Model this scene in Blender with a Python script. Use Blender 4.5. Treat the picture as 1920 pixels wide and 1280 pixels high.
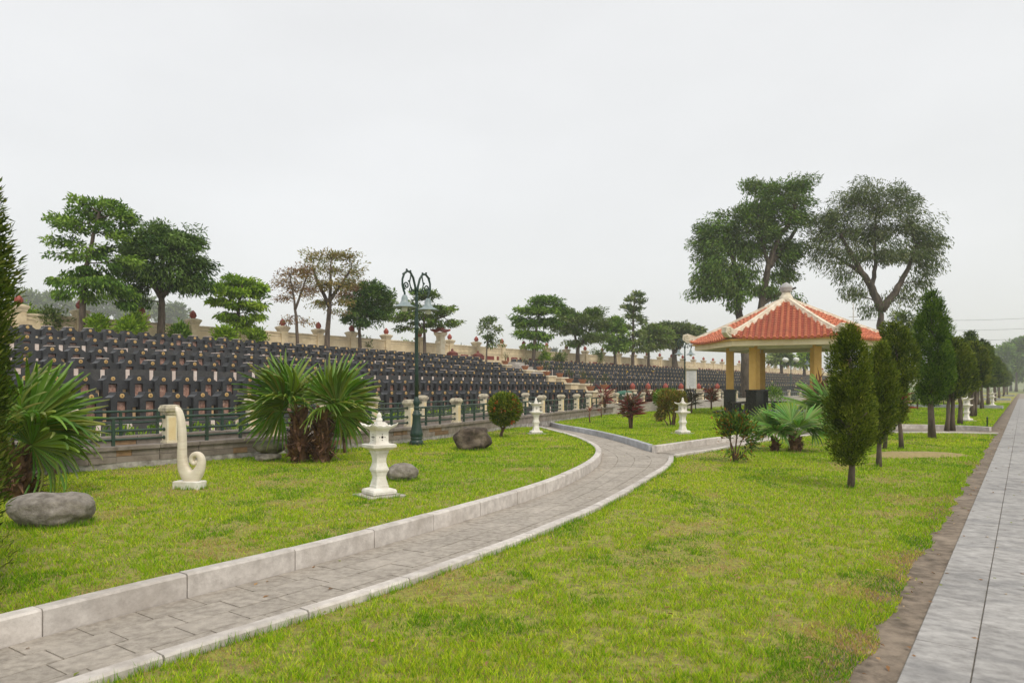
import bpy, bmesh, math, random
import numpy as np
from mathutils import Vector, Matrix
from mathutils.geometry import tessellate_polygon

for o in list(bpy.data.objects):
    bpy.data.objects.remove(o)
scene = bpy.context.scene
random.seed(7)
rng = np.random.default_rng(7)
R = math.radians

# ------------------------------------------------------------------ camera
F = 1340.0          # focal length in photo pixels (photo is 1920 wide)
HZ = 724.0          # horizon row in the photo
EYE = 1.6
cd = bpy.data.cameras.new('camera')
cam = bpy.data.objects.new('camera', cd)
scene.collection.objects.link(cam)
cam.location = (0, 0, EYE)
cam.rotation_euler = (R(90), 0, 0)
cd.sensor_width = 36
cd.lens = F / 1920 * 36
cd.shift_y = (HZ - 640) / 1920
cd.clip_start = 0.05
cd.clip_end = 4000
cd.dof.use_dof = True
cd.dof.focus_distance = 13.0
cd.dof.aperture_fstop = 5.0
scene.camera = cam

# ------------------------------------------------------------------ world, sun, exposure
SUN_EL, SUN_AZ = R(52), R(150)     # azimuth clockwise from +Y (view direction)
world = bpy.data.worlds.new('World')
scene.world = world
world.use_nodes = True
wn = world.node_tree
wn.nodes.clear()
w_out = wn.nodes.new('ShaderNodeOutputWorld')
w_bg = wn.nodes.new('ShaderNodeBackground')
w_sky = wn.nodes.new('ShaderNodeTexSky')
w_sky.sky_type = 'NISHITA'
w_sky.sun_disc = False
w_sky.sun_elevation = SUN_EL
w_sky.sun_rotation = SUN_AZ
w_sky.dust_density = 4.0
w_sky.air_density = 1.0
w_mix = wn.nodes.new('ShaderNodeMixRGB')
w_mix.inputs[0].default_value = 0.77
w_mix.inputs[2].default_value = (11.2, 11.2, 11.1, 1)      # even cloud cover over the clear sky
wn.links.new(w_sky.outputs[0], w_mix.inputs[1])
w_tc = wn.nodes.new('ShaderNodeTexCoord')
w_mp = wn.nodes.new('ShaderNodeMapping'); w_mp.inputs['Scale'].default_value = (1.2, 1.2, 3.0)
w_no = wn.nodes.new('ShaderNodeTexNoise'); w_no.inputs['Scale'].default_value = 1.6; w_no.inputs['Detail'].default_value = 4
w_mr = wn.nodes.new('ShaderNodeMapRange'); w_mr.inputs['From Min'].default_value = .3; w_mr.inputs['From Max'].default_value = .7; w_mr.inputs['To Min'].default_value = .95; w_mr.inputs['To Max'].default_value = 1.05
w_mu = wn.nodes.new('ShaderNodeMixRGB'); w_mu.blend_type = 'MULTIPLY'; w_mu.inputs[0].default_value = 1.0
wn.links.new(w_tc.outputs['Generated'], w_mp.inputs['Vector']); wn.links.new(w_mp.outputs[0], w_no.inputs['Vector'])   # faint structure in the cloud layer
wn.links.new(w_no.outputs['Fac'], w_mr.inputs['Value']); wn.links.new(w_mix.outputs[0], w_mu.inputs[1]); wn.links.new(w_mr.outputs[0], w_mu.inputs[2])
wn.links.new(w_mu.outputs[0], w_bg.inputs[0])
w_bg.inputs[1].default_value = 0.086
wn.links.new(w_bg.outputs[0], w_out.inputs[0])

sd = bpy.data.lights.new('sun', 'SUN')
sd.energy = 1.5
sd.angle = R(11)
sd.color = (1.0, 0.90, 0.76)
sun = bpy.data.objects.new('sun', sd)
scene.collection.objects.link(sun)
sv = Vector((math.sin(SUN_AZ) * math.cos(SUN_EL), math.cos(SUN_AZ) * math.cos(SUN_EL), math.sin(SUN_EL)))
sun.rotation_euler = sv.to_track_quat('Z', 'Y').to_euler()
sun.location = (10, -10, 30)

vs = scene.view_settings
vs.view_transform = 'Standard'
vs.look = 'None'
vs.exposure = 0.18
vs.gamma = 1.0
vs.use_curve_mapping = False
scene.render.engine = 'CYCLES'

# ------------------------------------------------------------------ helpers: places
U0 = 0.716                                    # the promenade runs towards this direction (x per y)
DX, DY = U0 / math.hypot(1, U0), 1 / math.hypot(1, U0)
def sw(s, w, z=0.0):                          # s along the promenade, w to its left
    return Vector((s * DX - w * DY, s * DY + w * DX, z))
def toSW(X, Y):
    return X * DX + Y * DY, -X * DY + Y * DX
ROW_ANG = math.atan2(DY, DX)
def gp(px, py, z=0.0):                        # where the sight line through a photo pixel meets height z
    Y = F * (EYE - z) / (py - HZ)
    return Vector(((px - 960) / F * Y, Y, z))
def at(px, Y, z=0.0):
    return Vector(((px - 960) / F * Y, Y, z))
def zat(py, Y):
    return EYE + (HZ - py) * Y / F
def pxof(p):
    return 960 + F * p[0] / p[1]

# ------------------------------------------------------------------ helpers: objects
def link(o, parent=None):
    scene.collection.objects.link(o)
    if parent is not None:
        o.parent = parent
    return o
def tag(o, label=None, cat=None, group=None, kind=None):
    if label: o['label'] = label
    if cat: o['category'] = cat
    if group: o['group'] = group
    if kind: o['kind'] = kind
    return o
def empty(name, loc=(0, 0, 0), rz=0.0, label=None, cat=None, group=None, kind=None, parent=None):
    o = bpy.data.objects.new(name, None)
    o.location = loc
    o.rotation_euler = (0, 0, rz)
    o.empty_display_size = 0.2
    link(o, parent)
    return tag(o, label, cat, group, kind)
def inst(name, mesh, parent=None, loc=(0, 0, 0), rz=0.0, sc=None):
    o = bpy.data.objects.new(name, mesh)
    o.location = loc
    o.rotation_euler = (0, 0, rz)
    if sc: o.scale = sc
    return link(o, parent)
def copy_tree(o, parent=None):
    c = o.copy()
    scene.collection.objects.link(c)
    c.parent = parent
    for ch in list(o.children):
        copy_tree(ch, c)
    return c
ORD1 = ['', 'first', 'second', 'third', 'fourth', 'fifth', 'sixth', 'seventh', 'eighth', 'ninth', 'tenth', 'eleventh', 'twelfth',
        'thirteenth', 'fourteenth', 'fifteenth', 'sixteenth', 'seventeenth', 'eighteenth', 'nineteenth']
TENS = ['', '', 'twent', 'thirt', 'fort', 'fift', 'sixt', 'sevent', 'eight', 'ninet']
def ordinal(n):
    if n < 20: return ORD1[n]
    if n > 99: return 'hundred-and-' + ordinal(n - 100) if n > 100 else 'hundredth'
    return TENS[n // 10] + ('ieth' if n % 10 == 0 else 'y-' + ORD1[n % 10])

class MB:
    """collects faces of several shapes; build() links them as one mesh object"""
    def __init__(self):
        self.v = []; self.f = []; self.m = []; self.s = []
    def add(self, vs, fs, mi=0, smooth=False):
        b = len(self.v)
        self.v += [tuple(p) for p in vs]
        for f in fs:
            self.f.append([b + i for i in f]); self.m.append(mi); self.s.append(smooth)
        return self
    def box(self, cx, cy, cz, sx, sy, sz, rz=0.0, mi=0, ch=0.0):
        hx, hy, hz = sx / 2, sy / 2, sz / 2
        c, s = math.cos(rz), math.sin(rz)
        def T(x, y, z): return (cx + x * c - y * s, cy + x * s + y * c, cz + z)
        if ch <= 0:
            vs = [T(x, y, z) for z in (-hz, hz) for x, y in ((-hx, -hy), (hx, -hy), (hx, hy), (-hx, hy))]
            return self.add(vs, [(3, 2, 1, 0), (4, 5, 6, 7), (0, 1, 5, 4), (1, 2, 6, 5), (2, 3, 7, 6), (3, 0, 4, 7)], mi)
        vs = [T(x, y, z) for z, k in ((-hz, 0), (hz - ch, 0), (hz, ch)) for x, y in ((-hx + k, -hy + k), (hx - k, -hy + k), (hx - k, hy - k), (-hx + k, hy - k))]
        fs = [(3, 2, 1, 0), (8, 9, 10, 11)]
        for l in (0, 4):
            for i in range(4):
                fs.append((l + i, l + (i + 1) % 4, l + 4 + (i + 1) % 4, l + 4 + i))
        return self.add(vs, fs, mi)
    def prism(self, poly, z0, z1, mi=0):          # xy polygon (ccw) up
        n = len(poly)
        vs = [(p[0], p[1], z0) for p in poly] + [(p[0], p[1], z1) for p in poly]
        fs = [tuple(range(n - 1, -1, -1)), tuple(range(n, 2 * n))]
        fs += [(i, (i + 1) % n, n + (i + 1) % n, n + i) for i in range(n)]
        return self.add(vs, fs, mi)
    def extr(self, poly, y0, y1, mi=0):           # xz polygon (ccw seen from -y) through y
        n = len(poly)
        vs = [(p[0], y0, p[1]) for p in poly] + [(p[0], y1, p[1]) for p in poly]
        fs = [tuple(range(n)), tuple(range(2 * n - 1, n - 1, -1))]
        fs += [((i + 1) % n, i, n + i, n + (i + 1) % n) for i in range(n)]
        return self.add(vs, fs, mi)
    def lathe(self, prof, n=16, c=(0, 0, 0), mi=0, smooth=True, rot=0.0, sq=False):
        k = len(prof)
        vs = []
        for r, z in prof:
            for i in range(n):
                a = rot + 2 * math.pi * i / n
                vs.append((c[0] + r * math.cos(a), c[1] + r * math.sin(a), c[2] + z))
        fs = []
        for j in range(k - 1):
            for i in range(n):
                fs.append((j * n + i, j * n + (i + 1) % n, (j + 1) * n + (i + 1) % n, (j + 1) * n + i))
        fs.append(tuple(range(n - 1, -1, -1)))
        fs.append(tuple((k - 1) * n + i for i in range(n)))
        return self.add(vs, fs, mi, smooth)
    def square(self, prof, c=(0, 0, 0), rot=0.0, mi=0):   # square sections, half side h at height z
        return self.lathe([(h * math.sqrt(2), z) for h, z in prof], 4, c, mi, False, rot + math.pi / 4)
    def tube(self, pts, radii, n=6, mi=0, smooth=True, cap=True):
        pts = [Vector(p) for p in pts]
        if not hasattr(radii, '__len__'): radii = [radii] * len(pts)
        vs = []
        prev = None
        for i, p in enumerate(pts):
            t = (pts[min(i + 1, len(pts) - 1)] - pts[max(i - 1, 0)])
            t = t.normalized() if t.length > 1e-9 else Vector((0, 0, 1))
            if prev is None:
                a = Vector((0, 0, 1)) if abs(t.z) < 0.9 else Vector((1, 0, 0))
                u = t.cross(a).normalized()
            else:
                u = (prev - t * prev.dot(t))
                u = u.normalized() if u.length > 1e-6 else t.orthogonal().normalized()
            prev = u
            w = t.cross(u)
            for k in range(n):
                a = 2 * math.pi * k / n
                vs.append(p + (u * math.cos(a) + w * math.sin(a)) * radii[i])
        fs = []
        for i in range(len(pts) - 1):
            for k in range(n):
                fs.append((i * n + k, i * n + (k + 1) % n, (i + 1) * n + (k + 1) % n, (i + 1) * n + k))
        if cap:
            fs.append(tuple(range(n - 1, -1, -1)))
            fs.append(tuple((len(pts) - 1) * n + k for k in range(n)))
        return self.add(vs, fs, mi, smooth)
    def mesh(self, name, mats):
        me = bpy.data.meshes.new(name)
        me.from_pydata(self.v, [], self.f)
        if not isinstance(mats, (list, tuple)): mats = [mats]
        for m in mats: me.materials.append(m)
        me.polygons.foreach_set('material_index', self.m)
        me.polygons.foreach_set('use_smooth', self.s)
        me.update()
        return me
    def build(self, name, mats, parent=None, loc=(0, 0, 0), rz=0.0):
        return inst(name, self.mesh(name, mats), parent, loc, rz)

def fast_mesh(name, verts, faces, mat, cols=None, smooth=False):
    """verts (N,3), faces (M,k) numpy; cols per vertex (N,3)"""
    me = bpy.data.meshes.new(name)
    n, m, k = len(verts), len(faces), faces.shape[1]
    me.vertices.add(n)
    me.vertices.foreach_set('co', np.ascontiguousarray(verts, dtype=np.float32).ravel())
    me.loops.add(m * k)
    me.loops.foreach_set('vertex_index', np.ascontiguousarray(faces, dtype=np.int32).ravel())
    me.polygons.add(m)
    me.polygons.foreach_set('loop_start', np.arange(0, m * k, k, dtype=np.int32))
    me.polygons.foreach_set('loop_total', np.full(m, k, dtype=np.int32))
    if smooth: me.polygons.foreach_set('use_smooth', np.ones(m, dtype=bool))
    if cols is not None:
        a = me.color_attributes.new('tint', 'FLOAT_COLOR', 'POINT')
        c4 = np.ones((n, 4), dtype=np.float32); c4[:, :3] = cols
        a.data.foreach_set('color', c4.ravel())
    me.materials.append(mat)
    me.update(); me.validate()
    return me

def vnoise(x, y, seed=0):                    # smooth 2-D lattice noise, 0..1
    r = np.random.default_rng(seed).random((256, 256))
    xi = np.floor(x).astype(int); yi = np.floor(y).astype(int)
    fx = x - xi; fy = y - yi
    fx = fx * fx * (3 - 2 * fx); fy = fy * fy * (3 - 2 * fy)
    a = r[xi % 256, yi % 256]; b = r[(xi + 1) % 256, yi % 256]
    c = r[xi % 256, (yi + 1) % 256]; d = r[(xi + 1) % 256, (yi + 1) % 256]
    return (a * (1 - fx) + b * fx) * (1 - fy) + (c * (1 - fx) + d * fx) * fy

def polyline(pts, step):
    """resample a polyline at an even step"""
    P = np.array([[p[0], p[1]] for p in pts], dtype=float)
    seg = np.hypot(*np.diff(P, axis=0).T)
    L = np.concatenate([[0], np.cumsum(seg)])
    t = np.arange(0, L[-1], step)
    if L[-1] - t[-1] > step * 0.35: t = np.append(t, L[-1])
    return np.stack([np.interp(t, L, P[:, 0]), np.interp(t, L, P[:, 1])], 1)
def smooth_line(pts, it=2):
    P = [tuple(p[:2]) for p in pts]
    for _ in range(it):
        Q = [P[0]]
        for a, b in zip(P[:-1], P[1:]):
            Q.append((a[0] * .75 + b[0] * .25, a[1] * .75 + b[1] * .25))
            Q.append((a[0] * .25 + b[0] * .75, a[1] * .25 + b[1] * .75))
        Q.append(P[-1])
        P = Q
    return P
def offset(P, d):
    """shift a polyline sideways; positive d = to the left of travel"""
    P = np.asarray(P, dtype=float)
    T = np.gradient(P, axis=0)
    T /= np.maximum(np.hypot(T[:, 0], T[:, 1]), 1e-9)[:, None]
    return P + np.stack([-T[:, 1], T[:, 0]], 1) * d
def inside(poly, x, y):
    P = np.asarray(poly)[:, :2]
    c = np.zeros(len(x), dtype=bool)
    j = len(P) - 1
    for i in range(len(P)):
        xi, yi = P[i]; xj, yj = P[j]
        m = (yi > y) != (yj > y)
        c ^= m & (x < (xj - xi) * (y - yi) / ((yj - yi) if yj != yi else 1e-9) + xi)
        j = i
    return c
def sheet(name, poly, z, mat, parent=None, kind='structure'):
    vs = [Vector((p[0], p[1], z)) for p in poly]
    tris = tessellate_polygon([vs])
    me = bpy.data.meshes.new(name)
    fs = []
    for t in tris:
        a, b, c = (vs[i] for i in t)
        fs.append(t if (b - a).cross(c - a).z > 0 else t[::-1])
    me.from_pydata(vs, [], fs)
    me.materials.append(mat)
    o = inst(name, me, parent)
    if kind: o['kind'] = kind
    return o

# ------------------------------------------------------------------ materials
def NT(name):
    m = bpy.data.materials.new(name)
    m.use_nodes = True
    t = m.node_tree
    return m, t, t.nodes['Principled BSDF']
def node(t, kind, **kw):
    n = t.nodes.new(kind)
    for k, v in kw.items():
        if hasattr(n, k): setattr(n, k, v)
        else: n.inputs[k].default_value = v
    return n
def ramp(t, stops):
    n = t.nodes.new('ShaderNodeValToRGB')
    e = n.color_ramp.elements
    while len(e) < len(stops): e.new(0.5)
    for x, (p, c) in zip(e, stops):
        x.position = p; x.color = (*c, 1) if len(c) == 3 else c
    return n
def coords(t, world=False, scale=None, rot=0.0):
    if world:
        g = t.nodes.new('ShaderNodeNewGeometry'); s = g.outputs['Position']
    else:
        g = t.nodes.new('ShaderNodeTexCoord'); s = g.outputs['Object']
    if scale:
        if rot:
            r = t.nodes.new('ShaderNodeMapping'); r.inputs['Rotation'].default_value = (0, 0, rot)
            t.links.new(s, r.inputs['Vector']); s = r.outputs[0]
        m = t.nodes.new('ShaderNodeMapping'); m.inputs['Scale'].default_value = scale
        t.links.new(s, m.inputs['Vector']); s = m.outputs[0]
    return s
def stone(name, c1, c2, scale=8.0, rough=0.8, bump=0.25, c3=None, s3=1.3, amt3=0.5, world=True, objvar=0.0, mscale=None, spec=0.5, edge=(0.35, 0.65), detail=8, mrot=0.0):
    """two-tone mottled mineral surface with optional large stains"""
    m, t, p = NT(name)
    L = t.links.new
    co = coords(t, world, mscale, mrot)
    n1 = node(t, 'ShaderNodeTexNoise', Scale=scale, Detail=detail, Roughness=0.62)
    L(co, n1.inputs['Vector'])
    r1 = ramp(t, [(edge[0], c1), (edge[1], c2)])
    L(n1.outputs['Fac'], r1.inputs[0])
    col = r1.outputs[0]
    if c3 is not None:
        n2 = node(t, 'ShaderNodeTexNoise', Scale=s3, Detail=6, Roughness=0.65)
        L(co, n2.inputs['Vector'])
        r2 = ramp(t, [(0.48, (0, 0, 0)), (0.68, (amt3, amt3, amt3))])
        L(n2.outputs['Fac'], r2.inputs[0])
        mx = node(t, 'ShaderNodeMixRGB')
        mx.inputs[2].default_value = (*c3, 1)
        L(r2.outputs[0], mx.inputs[0]); L(col, mx.inputs[1])
        col = mx.outputs[0]
    if objvar:
        oi = t.nodes.new('ShaderNodeObjectInfo')
        mr = node(t, 'ShaderNodeMapRange')
        mr.inputs['To Min'].default_value = 1 - objvar; mr.inputs['To Max'].default_value = 1 + objvar
        L(oi.outputs['Random'], mr.inputs['Value'])
        hs = node(t, 'ShaderNodeHueSaturation')
        L(mr.outputs[0], hs.inputs['Value']); L(col, hs.inputs['Color'])
        col = hs.outputs[0]
    L(col, p.inputs['Base Color'])
    p.inputs['Roughness'].default_value = rough
    p.inputs['Specular IOR Level'].default_value = spec
    if bump:
        n3 = node(t, 'ShaderNodeTexNoise', Scale=scale * 5, Detail=5)
        L(co, n3.inputs['Vector'])
        ad = node(t, 'ShaderNodeMath', operation='ADD')
        L(n1.outputs['Fac'], ad.inputs[0]); L(n3.outputs['Fac'], ad.inputs[1])
        b = node(t, 'ShaderNodeBump', Strength=bump, Distance=0.01)
        L(ad.outputs[0], b.inputs['Height']); L(b.outputs[0], p.inputs['Normal'])
    return m
def leafmat(name, trans=0.35, rough=0.45, spec=0.35, fixed=None):
    """leaf colour comes from each leaf's own tint"""
    m, t, p = NT(name)
    L = t.links.new
    if fixed is None:
        a = node(t, 'ShaderNodeVertexColor', layer_name='tint'); col = a.outputs[0]
    else:
        n1 = node(t, 'ShaderNodeTexNoise', Scale=3.0, Detail=3)
        L(coords(t), n1.inputs['Vector'])
        r1 = ramp(t, [(0.3, fixed[0]), (0.7, fixed[1])]); L(n1.outputs['Fac'], r1.inputs[0]); col = r1.outputs[0]
    L(col, p.inputs['Base Color'])
    p.inputs['Roughness'].default_value = rough
    p.inputs['Specular IOR Level'].default_value = spec
    tr = t.nodes.new('ShaderNodeBsdfTranslucent')
    hs = node(t, 'ShaderNodeHueSaturation', Saturation=1.1, Value=1.25)
    L(col, hs.inputs['Color']); L(hs.outputs[0], tr.inputs['Color'])
    mx = node(t, 'ShaderNodeMixShader', Fac=trans)
    out = t.nodes['Material Output']
    L(p.outputs[0], mx.inputs[1]); L(tr.outputs[0], mx.inputs[2]); L(mx.outputs[0], out.inputs['Surface'])
    return m

M = {}
M['kerb'] = stone('kerb_stone', (.46, .425, .39), (.67, .63, .585), 9, .85, .4, (.34, .295, .25), 1.6, .45, objvar=.10, detail=12)
M['kerb_blue'] = stone('kerb_stone_bluish', (.36, .375, .40), (.50, .515, .54), 5, .85, .3, (.27, .26, .25), 1.6, .5, objvar=.10)
M['tile'] = stone('path_tile', (.245, .218, .185), (.42, .38, .325), 14, .88, .6, (.53, .48, .42), 1.5, .5, objvar=.06, detail=12)
M['bed'] = stone('path_bedding', (.20, .175, .14), (.32, .28, .22), 14, .95, .4)
M['slab'] = stone('pavement_slab', (.245, .236, .225), (.43, .418, .402), 9, .75, .6, (.15, .15, .152), 1.8, .6, objvar=.10, mscale=(1.5, .9, 1.0), detail=14, mrot=-math.atan2(DY, DX))
M['dirt'] = stone('dirt_strip', (.10, .078, .056), (.25, .20, .15), 9, .95, .8, (.36, .295, .225), 1.7, .6, detail=14)
M['mound'] = stone('bare_sand', (.25, .20, .07), (.40, .31, .14), 14, .95, .6)
M['ground'] = stone('far_ground', (.10, .13, .035), (.20, .22, .06), .6, .95, .0)
M['lawn'] = stone('lawn_soil', (.17, .14, .05), (.34, .36, .045), 22, .95, .9, (.37, .30, .12), 1.1, .55, detail=12)
M['lowwall'] = stone('low_wall_stone', (.16, .135, .115), (.29, .255, .225), 6, .85, .4, (.13, .10, .08), 1.5, .5, objvar=.12)
M['rustblock'] = stone('rusty_wall_block', (.17, .105, .06), (.28, .175, .095), 7, .85, .4, objvar=.15)
M['foot'] = stone('rubble_footing', (.17, .155, .14), (.48, .46, .43), 6, .95, .8)
M['granite'] = stone('dark_granite', (.024, .0255, .029), (.042, .044, .049), 30, .42, .02, (.062, .063, .066), 2.5, .45, objvar=.12)
M['granite2'] = stone('dark_granite_dusty', (.038, .038, .039), (.064, .063, .063), 12, .55, .05, (.095, .092, .09), 2.0, .5, objvar=.1)
M['marble'] = stone('red_marble', (.22, .09, .062), (.50, .33, .26), 14, .35, .02, (.10, .05, .04), 5, .6, objvar=.15)
M['gold'] = stone('gold_disc', (.46, .29, .10), (.60, .41, .17), 30, .4, .05)
M['goldmark'] = stone('gold_disc_relief', (.16, .08, .02), (.26, .14, .04), 30, .5, .05)
M['creamblock'] = stone('ochre_block', (.62, .40, .19), (.76, .54, .30), 6, .8, .1, (.80, .66, .48), 2, .5, objvar=.1)
M['pinkblock'] = stone('pale_pink_block', (.62, .50, .44), (.78, .70, .64), 5, .8, .1, (.50, .36, .28), 3, .4)
M['wall'] = stone('boundary_wall_plaster', (.60, .49, .31), (.74, .63, .43), 2.5, .9, .15, (.33, .25, .16), 1.0, .55)
M['wallcap'] = stone('boundary_wall_coping', (.50, .42, .28), (.66, .57, .40), 4, .9, .2, (.24, .19, .13), 1.6, .7)
M['darkred'] = stone('dark_red_panel', (.16, .03, .022), (.24, .05, .035), 6, .7, .05)
M['bud'] = stone('red_lotus_bud', (.26, .045, .03), (.40, .085, .055), 9, .5, .1, (.22, .05, .03), 3, .4)
M['post'] = stone('cream_post', (.70, .61, .43), (.80, .74, .58), 5, .85, .12, (.52, .44, .30), 1.8, .5)
M['postface'] = stone('post_yellow_panel', (.74, .58, .32), (.82, .68, .42), 5, .85, .08)
M['postcap'] = stone('weathered_post_cap', (.42, .37, .27), (.70, .64, .50), 12, .95, .5, (.14, .12, .095), 5, .75)
M['rail'] = stone('green_rail_paint', (.016, .044, .030), (.028, .066, .045), 6, .45, .05, (.13, .09, .06), 2.0, .35)
M['white'] = stone('white_cast_stone', (.72, .695, .63), (.84, .82, .765), 9, .8, .3, (.50, .455, .36), 3.4, .6)
M['ivory'] = stone('ivory_stone', (.70, .63, .51), (.80, .74, .62), 2.5, .75, .12, (.54, .45, .33), 3.2, .5, mscale=(1, 1, 5))
M['slabgrey'] = stone('grey_footing_slab', (.36, .33, .30), (.50, .47, .43), 7, .9, .3)
M['hole'] = stone('hole_shade', (.015, .012, .01), (.03, .025, .02), 5, .95, 0)  # dark colour on flat discs, painting the shade inside the lantern holes
M['iron'] = stone('dark_green_iron', (.010, .034, .026), (.018, .050, .038), 9, .42, .05, (.035, .05, .045), 2, .5)
M['shade'] = stone('grey_green_lampshade', (.20, .26, .27), (.28, .34, .35), 8, .45, .03)
M['glass'] = stone('frosted_lamp_glass', (.72, .74, .70), (.80, .82, .78), 4, .25, .0)
M['bolt'] = stone('rusty_bolt', (.05, .03, .02), (.09, .055, .035), 12, .8, .2)
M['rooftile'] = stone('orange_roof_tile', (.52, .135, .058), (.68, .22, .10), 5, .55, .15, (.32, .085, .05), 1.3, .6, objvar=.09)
M['roofpan'] = stone('shaded_orange_pan_tile', (.30, .065, .035), (.44, .11, .06), 5, .6, .1)  # darker than the cover tiles: shade of the gaps put into the colour
M['ridge'] = stone('cream_roof_ridge', (.68, .61, .47), (.80, .74, .60), 4, .85, .2, (.34, .29, .21), 2.2, .65)
M['fascia'] = stone('pale_yellow_fascia', (.72, .62, .40), (.80, .72, .50), 3, .8, .08, (.60, .45, .24), 1.2, .5)
M['soffit'] = stone('white_soffit', (.66, .65, .62), (.76, .75, .72), 3, .85, .05)
M['column'] = stone('yellow_column_paint', (.70, .42, .11), (.78, .50, .155), 2.5, .75, .05, (.54, .32, .10), 1.0, .4)
M['plinth'] = stone('black_granite_cladding', (.010, .011, .011), (.022, .023, .022), 25, .22, .0)
M['finial'] = stone('grey_stone_finial', (.33, .33, .32), (.46, .46, .45), 6, .85, .3)
M['rock'] = stone('grey_boulder', (.13, .115, .095), (.30, .275, .24), 9, .9, 1.0, (.36, .32, .26), 2.2, .5)
M['rockdark'] = stone('dark_boulder', (.030, .022, .016), (.10, .075, .055), 6, .95, 1.0, (.30, .25, .19), 2.4, .6)
M['rockmoss'] = stone('mossy_stone', (.07, .07, .04), (.18, .17, .12), 5, .9, .6, (.10, .13, .035), 2.5, .7)
M['bark'] = stone('grey_brown_bark', (.055, .042, .032), (.16, .125, .095), 7, .95, .9, mscale=(1, 1, .3))
M['barkbig'] = stone('dark_rough_bark', (.035, .027, .021), (.125, .098, .075), 4, .95, 1.2, (.17, .15, .12), 1.3, .4, mscale=(1, 1, .35))
M['barkred'] = stone('brown_twisted_bark', (.075, .045, .028), (.19, .12, .075), 9, .95, .9, mscale=(1, 1, .3))
M['fibre'] = stone('palm_fibre', (.055, .028, .016), (.24, .125, .065), 11, .95, .9, (.34, .24, .15), 3, .4, mscale=(1, 1, .4))
M['petiole'] = stone('palm_leaf_stalk', (.13, .21, .03), (.24, .32, .06), 5, .5, .05)
M['pot'] = stone('terracotta_pot', (.24, .10, .05), (.34, .15, .08), 7, .8, .1)
M['urn'] = stone('dark_red_urn', (.13, .03, .022), (.21, .05, .035), 7, .6, .1)
M['sign'] = stone('white_sign_face', (.70, .71, .73), (.76, .77, .79), 3, .6, .02)
M['greenbox'] = stone('green_painted_metal', (.015, .10, .06), (.03, .14, .085), 5, .5, .05)
M['wire'] = stone('dark_wire', (.10, .10, .105), (.13, .13, .135), 2, .6, 0)
M['leaf'] = leafmat('tree_leaf', .22, .5, .12)
M['needle'] = leafmat('conifer_needle', .12, .6, .08)
M['blade'] = leafmat('grass_blade', .35, .6, .06)
M['palm'] = leafmat('palm_leaf', .22, .38, .3)
M['strap'] = leafmat('strap_leaf', .3, .4, .45)
M['flower'] = leafmat('flower_petal', .3, .7, .2)
M['litter'] = leafmat('dry_leaf', .15, .8, .15)
# ================================================================== THE SETTING
LZ = 0.14            # height of the raised lawns
RZ = 0.02            # height of the near lawn on the right
# kerb lines on the ground (x, y), travelling away from the camera
kerbA = [(-5.6, .3), (-4.2, 2.6), (-3.13, 4.37), (-2.65, 5.15), (-2.08, 5.94), (-1.54, 6.78), (-1.03, 7.66), (-.51, 8.61), (-.035, 9.49),
         (.41, 10.4), (.83, 11.4), (1.28, 12.7), (1.62, 13.9), (1.9, 15.2), (2.08, 16.6), (2.1, 18.0), (1.95, 20.4), (1.46, 23.3), (1.0, 25.6)]
kerbB = [(-4.6, -.2), (-3.3, 2.0), (-2.3, 3.6), (-1.6, 4.57), (-.98, 5.4), (-.4, 6.35), (.13, 7.22), (.68, 8.28), (1.18, 9.25), (1.82, 10.75), (2.52, 12.5),
         (3.05, 13.8), (3.4, 15.0), (3.55, 15.7)]
kerbB2 = [(3.6, 15.85), (5.4, 18.0), (7.45, 20.8), (9.6, 22.9), (11.6, 24.0), (13.3, 24.1), (15.0, 23.9), (16.0, 23.5)]
kerbCl = [(1.45, 29.0), (1.82, 26.8), (2.47, 24.4), (3.09, 21.0), (3.37, 17.6)]
kerbCr = [(3.5, 17.3), (4.96, 19.1), (5.9, 20.2), (8.2, 22.8), (10.6, 25.3), (12.6, 26.6), (14.9, 27.2), (16.4, 26.4), (16.9, 25.3)]
kA = smooth_line(kerbA); kB = smooth_line(kerbB); kB2 = smooth_line(kerbB2); kCl = smooth_line(kerbCl); kCr = smooth_line(kerbCr)

def kerb(name, line, width, z0, z1, mat, stone_len, ch=.014, label=None):
    """kerb of single stones; the line is its foot on the path side, width to the left (+) or right (-) of travel"""
    root = empty(name, (0, 0, 0), kind='structure')
    P = polyline(line, stone_len / 4)
    O = offset(P, width)
    Q = offset(P, ch if width > 0 else -ch)
    O2 = offset(P, width - (ch if width > 0 else -ch))
    i = 0
    while i < len(P) - 1:
        j = min(i + 4, len(P) - 1)
        if len(P) - 1 - j < 2: j = len(P) - 1
        n = j - i + 1
        g = .0045 + .004 * random.random()
        vs = []
        dz = random.uniform(-.003, .003)
        for k in range(i, j + 1):
            a, b, c, d = P[k].copy(), Q[k].copy(), O2[k].copy(), O[k].copy()
            if k in (i, j):                                    # open joints between the stones
                k2 = i + 1 if k == i else j - 1
                t = (P[k2] - P[k]); t = t / max(np.hypot(*t), 1e-6) * g
                a += t; b += t; c += t; d += t
            vs += [(a[0], a[1], z0), (a[0], a[1], z1 - ch + dz), (b[0], b[1], z1 + dz), (c[0], c[1], z1 + dz), (d[0], d[1], z1 - ch + dz), (d[0], d[1], z0)]
        fs = []
        for k in range(n - 1):
            for e in range(6):
                q = (k * 6 + e, k * 6 + (e + 1) % 6, (k + 1) * 6 + (e + 1) % 6, (k + 1) * 6 + e)
                fs.append(q if width < 0 else q[::-1])
        e0 = tuple(range(6)); e1 = tuple((n - 1) * 6 + e for e in range(6))
        fs.append(e0[::-1] if width < 0 else e0); fs.append(e1 if width < 0 else e1[::-1])
        b = MB(); b.add(vs, fs)
        b.build('kerb_stone', mat, root)
        i = j
    return root
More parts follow.
